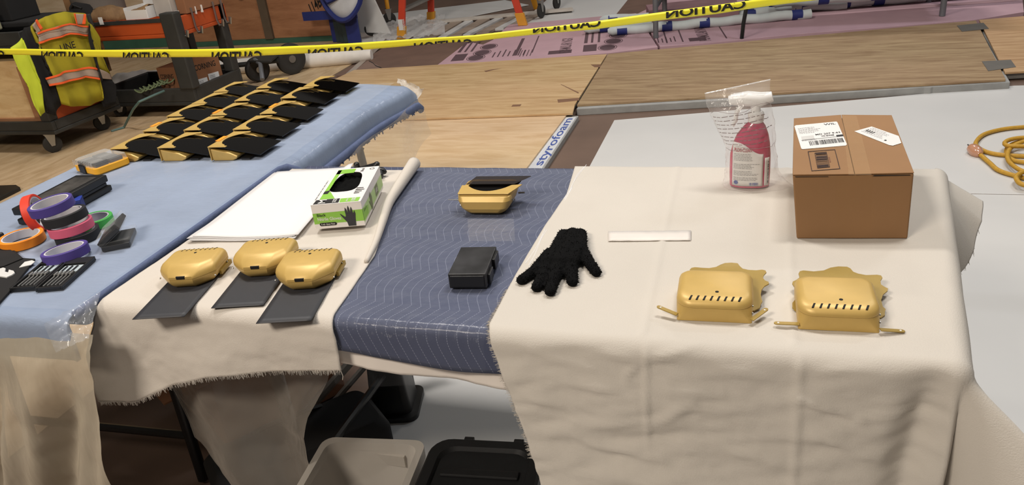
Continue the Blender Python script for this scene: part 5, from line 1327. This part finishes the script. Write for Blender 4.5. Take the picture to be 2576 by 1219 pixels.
sc = MB(); sc.tube([O_ + xd*lw*(.98+.03*math.sin(k*1.3)) + yd*lh*(.2+.06*math.cos(k*1.9)) for k in range(9)], .0004, 4); sc.build('handwriting', 'ink_black', l2)
def frame_print(pts, w_, nm, m_='ink_box'):
    P_ = [A(1980+x/7.62, 280+y/7.62, ZL+.0003) for x, y in pts]; c = sum(P_, Vector())/4
    inn = [p + (c-p).normalized()*w_*1.4 for p in P_]
    MB().add(P_ + inn, [(i, (i+1) % 4, (i+1) % 4+4, i+4) for i in range(4)]).build(nm, m_, bx)
mat('ink_box', (52, 30, 22), rough=.7)
frame_print([(395, 763), (920, 726), (1020, 1100), (468, 1140)], .0022, 'printed_frame')
frame_print([(525, 790), (755, 772), (822, 1065), (580, 1087)], .0022, 'printed_frame')
O_, xd, yd, lw, lh = frame_((1980, 280), 7.62, (545, 800), (750, 785), (585, 1070))
bars_mb(O_ + xd*0, yd, -xd, lh, lw, 7, n=13).xf(Matrix.Translation(xd*lw)).build('printed_bars', 'ink_box', bx)
topq([(795, 872), (815, 870), (838, 968), (815, 970)], 'printed_mark', mat('ink_box2', (120, 78, 52), rough=.7), .0002)
# packing tape on the front face and the dark slit below the flaps
fn_ = (f1-f0).normalized(); up_ = (t0-f0).normalized(); nf_ = Vector((0, -1, 0))
def fpt(u, v, e=.0012): return (f0*(1-u)+f1*u)*(1-v) + (t0*(1-u)+t1*u)*v + nf_*e
MB().add([fpt(.36, .02), fpt(.67, .02), fpt(.67, .99), fpt(.36, .99)], [(0, 1, 2, 3)]).build('packing_tape', 'packing_tape', bx)
MB().add([fpt(.02, .985, .0022), fpt(.30, .982, .0022), fpt(.30, .99, .0022), fpt(.02, .995, .0022)], [(0, 1, 2, 3)]).build('flap_gap', 'ink_black', bx)
MB().add([fpt(.66, .980, .0022), fpt(.97, .984, .0022), fpt(.97, .994, .0022), fpt(.68, .996, .0022)], [(0, 1, 2, 3)]).build('flap_gap', 'ink_black', bx)

# ------------------------------------------------------------------ spray bottle inside a clear bag
cb_ = (A(1832, 470, TOP)+A(1938, 474, TOP))/2
BX, BY = cb_.x, cb_.y + .012
mat('pink_liquid', (186, 38, 88), rough=.2, var=.06, scale=20, coat=.4)
mat('pink_pale', (214, 120, 150), rough=.25, var=.06)
mat('trigger_white', (232, 232, 232), rough=.35, var=.02)
sb_ = thing('spray_bottle', 'pink cleaner spray bottle with white trigger inside a clear bag', 'bottle', (BX, BY, .742))
def el(w_, d_, z, cx=0.0, n=28, sq=2.6):
    out = []
    for k in range(n):
        a = 2*math.pi*k/n; ca, sa = math.cos(a), math.sin(a); rad = (abs(ca)**sq + abs(sa)**sq)**(-1/sq)
        out.append(Vector((BX + cx + w_*rad*ca, BY + d_*rad*sa, z)))
    return out
MB().loft([el(.040, .024, .7425), el(.0465, .030, .747), el(.0475, .031, .78), el(.0465, .030, .825), el(.042, .027, .852, .002), el(.036, .023, .872, .004), el(.024, .018, .893, .008), el(.016, .014, .902, .010)]).build('bottle_body', 'pink_liquid', sb_, smooth=True, ang=50)
MB().loft([el(.0165, .0165, .9025, .010, sq=2), el(.018, .018, .905, .010, sq=2), el(.018, .018, .924, .010, sq=2), el(.014, .014, .928, .010, sq=2)]).build('collar', 'trigger_white', sb_, smooth=True)
MB().tube([(BX+.045, BY, .962), (BX+.02, BY, .956), (BX-.01, BY, .958), (BX-.04, BY, .957), (BX-.052, BY, .955)], [.012, .017, .018, .014, .010], 12).build('spray_head', 'trigger_white', sb_, smooth=True)
MB().tube([(BX-.022, BY, .945), (BX-.034, BY, .925), (BX-.036, BY, .905), (BX-.042, BY, .893)], [.006, .005, .005, .004], 8).build('trigger', 'trigger_white', sb_, smooth=True)
MB().tube([(BX+.010, BY, .925), (BX+.006, BY, .955)], .011, 10).build('neck', 'trigger_white', sb_, smooth=True)
# label wrapped on the front of the body
def labfn(x0, x1, z0, z1, topcut):
    def fn(u, v):
        x = x0 + (x1-x0)*u; z = z0 + (z1 - topcut(u) - z0)*v
        t = max(-1, min(1, x/.0485)); w_ = 1-.10*smooth(.815, .86, z)
        y = -.0312*w_*(1-abs(t/w_)**2.6)**(1/2.6) if abs(t/w_) < 1 else 0
        return Vector((BX + x, BY + y - .0010, z))
    return fn
lb = MB().grid(16, 10, labfn(-.040, .030, .752, .860, lambda u: .028*smooth(.15, .95, u))).build('label', 'label_white', sb_, smooth=True, solid=.0004)
def on_lab(x, z, e=.0022):
    t = max(-1, min(1, x/.0485)); w_ = 1-.10*smooth(.815, .86, z)
    return Vector((BX + x, BY - .0312*w_*(max(0, 1-abs(t/w_)**2.6))**(1/2.6) - e, z))
def lab_print(mb, nm, m_):
    for i, p in enumerate(mb.v): mb.v[i] = on_lab(p.x, p.z)
    mb.build(nm, m_, lb)
lab_print(text_mb('PLEXI-CLEAN', .040, (-.036, 0, .838), XD, ZD, height=.009), 'lettering', 'ink_red')
for (z, h_, n_, sd) in ((.815, .019, 5, 1), (.795, .014, 4, 2), (.778, .013, 4, 3), (.765, .010, 3, 6)):
    lab_print(lines_mb((-.037, 0, z), XD, ZD, .060, h_, n_, sd, th=.28), 'printing', 'ink_grey')
lab_print(bars_mb((.0, 0, .7545), XD, ZD, .020, .007, 3, n=14), 'barcode', 'ink_blue')
sl_ = MB().lathe([(.0001, 0), (.005, 0)], 16, Matrix.Translation((-.031, 0, .761)) @ Matrix.Rotation(math.pi/2, 4, 'X'), cap=True)
lab_print(sl_, 'seal', 'ink_blue')
st_ = MB().grid(4, 8, labfn(.034, .044, .752, .822, lambda u: 0)).build('side_sticker', 'label_white', sb_, smooth=True, solid=.0004)
bm_ = bars_mb((.0435, 0, .757), ZD, -XD, .055, .003, 8, n=18)
for i, p in enumerate(bm_.v): bm_.v[i] = on_lab(p.x, p.z, .003)
bm_.build('barcode', 'ink_black', st_)

bagt = [AY(1773, 235, BY), AY(1938, 200, BY)]
zc = .742
def bag(u, v):
    a = 2*math.pi*u
    z0 = .7435
    tl, tr = bagt
    ztop = (tl.z + (tr.z-tl.z)*(math.cos(a)*.5+.5))
    z = z0 + (ztop-z0)*v
    k = smooth(.35, 1, v)
    cx = BX*(1-k) + (tl.x+tr.x)/2*k + .010*math.exp(-v*10)
    hw = lerp_tab([(0, .070), (.04, .066), (.14, .058), (.4, .056), (.7, .066), (1, (tr.x-tl.x)/2)], v)
    hd = lerp_tab([(0, .050), (.1, .044), (.55, .040), (.78, .030), (.93, .010), (1, .0015)], v)
    wr_ = .0045*fbm(math.cos(a)*3+5, v*7, math.sin(a)*3)*(1-.7*smooth(.8, 1, v))
    ex = .022*math.exp(-((a)/.5)**2)*math.exp(-v*9) if a < math.pi else .022*math.exp(-((2*math.pi-a)/.5)**2)*math.exp(-v*9)
    return Vector((cx + (hw+wr_)*math.cos(a) + ex, BY + (hd+wr_)*math.sin(a), z))
pbg = thing('plastic_bag', 'clear printed plastic bag standing around the pink spray bottle', 'bag', (BX, BY, .742))
MB().grid(64, 50, bag).build('film', 'film_bag', pbg, smooth=True, ang=180)
pr = lines_mb((0, 0, 0), XD, ZD, 1, 1, 8, 21, th=.16)
for i, p in enumerate(pr.v):
    u = .5 + .06 + p.x*.40; v = .46 + p.z*.32; q = bag(u, v); pr.v[i] = q + Vector((0, -.0012, 0))
pr.build('printing', mat('bag_ink', (138, 126, 126), rough=.6), pbg)
for v0, s_ in ((.80, .02), (.43, -.01)):
    MB().tube([bag(.54 + .42*k/14, v0 + s_*math.sin(k*.7)) + Vector((0, -.0015, 0)) for k in range(15)], .0005, 4).build('printed_line', 'bag_ink', pbg)
MB().tube([tuple(bagt[0]), tuple((bagt[0]+bagt[1])/2), tuple(bagt[1])], .0014, 6).build('seal_edge', film('film_seal', .5, (235, 235, 235), rough=.1), pbg)

# ------------------------------------------------------------------ tools and tapes on the left table
def roll(label, px, py, z, colr, R=.054, r=.046, w_=.024, tilt=(0, 0), base=None, nm='tape_roll', mname=None):
    p = A(px, py, z) if base is None else Vector(base)
    o = thing(nm, label, 'tape roll', tuple(p), 0, 'coloured tape rolls')
    o.rotation_euler = (tilt[0], tilt[1], 0)
    MB().lathe([(r, 0), (R-.0015, 0), (R, .0015), (R, w_-.0015), (R-.0015, w_), (r, w_), (r, 0)], 48, None, False).build('tape', colr, o, smooth=True, world=False, ang=35)
    MB().lathe([(r-.004, .001), (r-.0002, .001), (r-.0002, w_-.001), (r-.004, w_-.001), (r-.004, .001)], 48, None, False).build('core', 'tape_core', o, smooth=True, world=False, ang=35)
    return o
mat('tape_core', (192, 190, 196), rough=.8, var=.03)
mat('tape_orange', (240, 140, 26), rough=.6, var=.05); mat('tape_purple', (72, 58, 132), rough=.6, var=.06); mat('tape_pink', (206, 92, 120), rough=.7, var=.06)
mat('tape_black', (26, 25, 28), rough=.7, var=.1); mat('tape_green', (72, 178, 78), rough=.6, var=.06); mat('tape_red', (218, 58, 34), rough=.6, var=.06)
roll('bright orange tape roll at the left edge of the blanket', 60, 612, .742, 'tape_orange')
roll('single purple tape roll leaning below the stack', 170, 646, .744, 'tape_purple', tilt=(math.radians(-3), math.radians(-6)))
sx0 = A(199, 600, .742)
roll('bottom black tape roll of the tilted stack', 0, 0, 0, 'tape_black', base=sx0)
roll('pink tape roll in the middle of the tilted stack', 0, 0, 0, 'tape_pink', base=sx0 + Vector((-.006, -.004, .0245)), tilt=(0, math.radians(-4)))
roll('upper black tape roll under the purple one', 0, 0, 0, 'tape_black', base=sx0 + Vector((-.012, -.005, .053)), tilt=(0, math.radians(-7)))
roll('purple tape roll on top of the tilted stack', 0, 0, 0, 'tape_purple', base=sx0 + Vector((-.034, -.012, .086)), tilt=(math.radians(3), math.radians(-5)))
roll('green tape roll behind the stack', 243, 566, .743, 'tape_green', R=.046, r=.038)
pr_ = A(104, 577, .742)
ro = roll('red tape roll standing against the black case', 0, 0, 0, 'tape_red', base=pr_ + Vector((.0, -.012, .051)), R=.050, r=.043)
ro.rotation_euler = (0, math.radians(82), math.radians(28))
# black tool case
tc_ = thing('tool_case', 'black tool case lying behind the tape stack', 'tool case', tuple(A(88, 566, .742)), math.radians(4))
MB().box(-.055, .055, 0, .255, .0, .018).build('base', 'plastic_black', tc_, bevel=.004, world=False)
MB().box(-.050, .050, .012, .245, .018, .030).build('waist', 'plastic_black', tc_, bevel=.003, world=False)
ldd = MB().box(-.055, .055, -.004, .25, .030, .052).build('lid', 'plastic_black', tc_, bevel=.004, world=False)
MB().box(-.038, .040, .02, .225, .0522, .0535).build('lid_panel', mat('panel_grey', (70, 68, 66), rough=.3, var=.4, scale=25), ldd, bevel=.0005, world=False)
for k in (.05, .16): MB().box(-.0585, -.054, k, k+.03, .012, .040).build('latch', 'plastic_black', ldd, bevel=.001, world=False)
p = A(193, 527, .744)
bs_ = thing('blue_box', 'small blue box tucked between the case and the purple roll', 'box', tuple(p), math.radians(35))
MB().box(-.022, .022, -.02, .02, 0, .030).build('carton', 'tape_blue', bs_, bevel=.002, world=False)
MB().box(-.022, .022, -.02, .02, .0302, .033).build('lid', mat('blue_lid', (40, 60, 150), rough=.4), bs_, bevel=.001, world=False)
# yellow organizer with clear lid
p0, p1 = A(205, 442, .742), A(255, 446, .742)
og = thing('parts_organizer', 'yellow parts organizer with clear lid and black latch', 'organizer', tuple(A(190, 431, .742)), math.radians(-17))
MB().loft([rrect(.004, .128, .004, .118, (.01,)*4, 0), rrect(0, .132, 0, .122, (.014,)*4, .004), rrect(0, .132, 0, .122, (.014,)*4, .021), rrect(.003, .129, .003, .119, (.012,)*4, .022)]).build('tray', mat('organizer_yellow', (238, 172, 36), rough=.45), og, smooth=True, world=False, ang=35)
film('lid_clear', .22, (210, 210, 208), rough=.1, bump=.2, bscale=60)
MB().loft([rrect(.002, .130, .002, .120, (.012,)*4, .0225), rrect(.004, .128, .004, .118, (.012,)*4, .040), rrect(.010, .122, .010, .112, (.010,)*4, .043)], False, True).build('lid', 'lid_clear', og, smooth=True, world=False, ang=35)
for k in range(4):
    for j in range(2): MB().box(.010+.029*k, .034+.029*k, .012+.05*j, .056+.05*j, .0225, .034).build('compartment', 'plastic_black' if (k+j) % 2 else mat('comp_grey', (88, 86, 84), rough=.5), og, world=False, bevel=.002)
for k in range(9): MB().box(.006+.0135*k, .0085+.0135*k, -.0012, .003, .024, .040).build('lid_rib', 'lid_clear', og, world=False)
MB().box(.040, .075, -.005, .002, .002, .030).build('latch', 'plastic_black', og, bevel=.002, world=False)
text_mb('TCAA', .03, (.040, -.0022, .031), XD, ZD, height=.008).build('lettering', 'card_black', og, world=False)
# clear case with black bit holder, propped open
cc_ = thing('bit_case', 'small clear case with black bit holder propped open', 'tool case', tuple(A(262, 634, .742)), math.radians(32))
MB().box(-.004, .062, 0, .098, 0, .014).build('tray', 'plastic_black', cc_, bevel=.002, world=False)
Rl = Matrix.Translation((-.004, 0, .012)) @ Matrix.Rotation(math.radians(-34), 4, 'Y')
ll = MB().box(0, .066, 0, .10, .0, .012, Rl).build('holder', 'plastic_black', cc_, bevel=.002, world=False)
for k in range(6): MB().box(.008, .05-.006*(k % 3), .008+.015*k, .0105+.015*k, .0122, .0128, Rl).build('bit', 'steel', ll, world=False)
film('case_clear', .03, (220, 222, 224), rough=.06, bump=.15, fres=.5)
MB().box(-.001, .070, -.003, .103, -.003, .020, Rl).build('clear_cover', 'case_clear', cc_, bevel=.004, world=False)
MB().box(-.007, .066, -.004, .103, .0, .022).build('clear_cover', 'case_clear', cc_, bevel=.004, world=False)
# open screwdriver bit trays
for i, (px, py, lb_) in enumerate(((91, 735, 'black bit tray with silver bits, nearer the table edge'), (27, 735, 'black bit tray with silver bits, beside the black folder'))):
    tr = thing('bit_tray', lb_, 'bit tray', tuple(A(px, py, .742)), math.radians(16), 'open black bit trays')
    MB().box(0, .064, 0, .150, 0, .004).build('tray_base', 'plastic_black', tr, world=False)
    for q in ((0, .005, 0, .150), (.059, .064, 0, .150), (.005, .059, 0, .005), (.005, .059, .120, .150)):
        MB().box(q[0], q[1], q[2], q[3], .004, .011).build('tray_wall', 'plastic_black', tr, world=False, bevel=.001)
    for k in range(5):
        b_ = MB().tube([(.012+.0095*k, .012, .008), (.012+.0095*k, .06, .008), (.012+.0095*k, .062, .0095), (.012+.0095*k, .075, .0095)], [.0016, .0016, .0036, .0036], 8).build('bit', 'steel', tr, smooth=True, world=False)
    MB().box(.008, .056, .082, .115, .0042, .007).build('index_card', mat('index_grey', (168, 180, 186), rough=.5), tr, world=False)
    for k in range(3): MB().box(.014+.013*k, .018+.013*k, .07, .11, .0072, .009).build('driver_bit', 'plastic_black', tr, world=False)
fd = thing('tool_folder', 'black folder with white wrench and blade at the left edge', 'tool folder', tuple(A(-10, 700, .742)))
MB().slab([A(x, y, .7475) for x, y in ((-140, 780), (-30, 790), (22, 733), (88, 650), (58, 648), (20, 615), (-60, 600), (-200, 680))], .0050).build('folder', 'cloth_black', fd, bevel=.001)
MB().slab([A(x, y, .7505) for x, y in ((-100, 640), (15, 620), (58, 648), (10, 668), (-100, 690))], .003).build('flap', 'cloth_black', fd, bevel=.001)
mat('tool_white', (214, 214, 212), rough=.4)
MB().slab([A(x, y, .7495) for x, y in ((48, 672), (62, 658), (80, 654), (88, 657), (78, 665))], .0015).build('blade', 'tool_white', fd)
wrn = [(-40, 684), (-5, 676), (8, 672), (14, 674), (12, 682), (20, 684), (22, 677), (34, 680), (37, 685), (30, 690), (16, 696), (-10, 692), (-40, 700)]
MB().slab([A(x, y, .7515) for x, y in wrn], .004).build('wrench', 'tool_white', fd, bevel=.0008)
pn = thing('marker_pen', 'dark marker with white band at the left edge above the folder', 'marker', tuple(A(5, 588, .742)))
MB().tube([A(-60, 600, .749), A(-2, 592, .749), A(6, 588, .749)], [.007, .007, .006], 10).build('barrel', 'plastic_black', pn, smooth=True)
MB().tube([A(-12, 594, .749), A(-4, 592.5, .749)], .0074, 10).build('band', 'label_white', pn, smooth=True)
# glossy parcel tape stuck on the navy blanket
tag(MB().grid(10, 6, lambda u, v: A(1176 + 116*u + 4*v, 550 + 56*v, .7405) + Vector((0, 0, .0008*abs(fbm(u*5, v*5))))).build('clear_tape_patch', film('film_patch', .03, (220, 216, 210), rough=.2, bump=.5, bscale=40, fres=.3), smooth=True), 'clear packing tape patch on the navy blanket', 'tape')
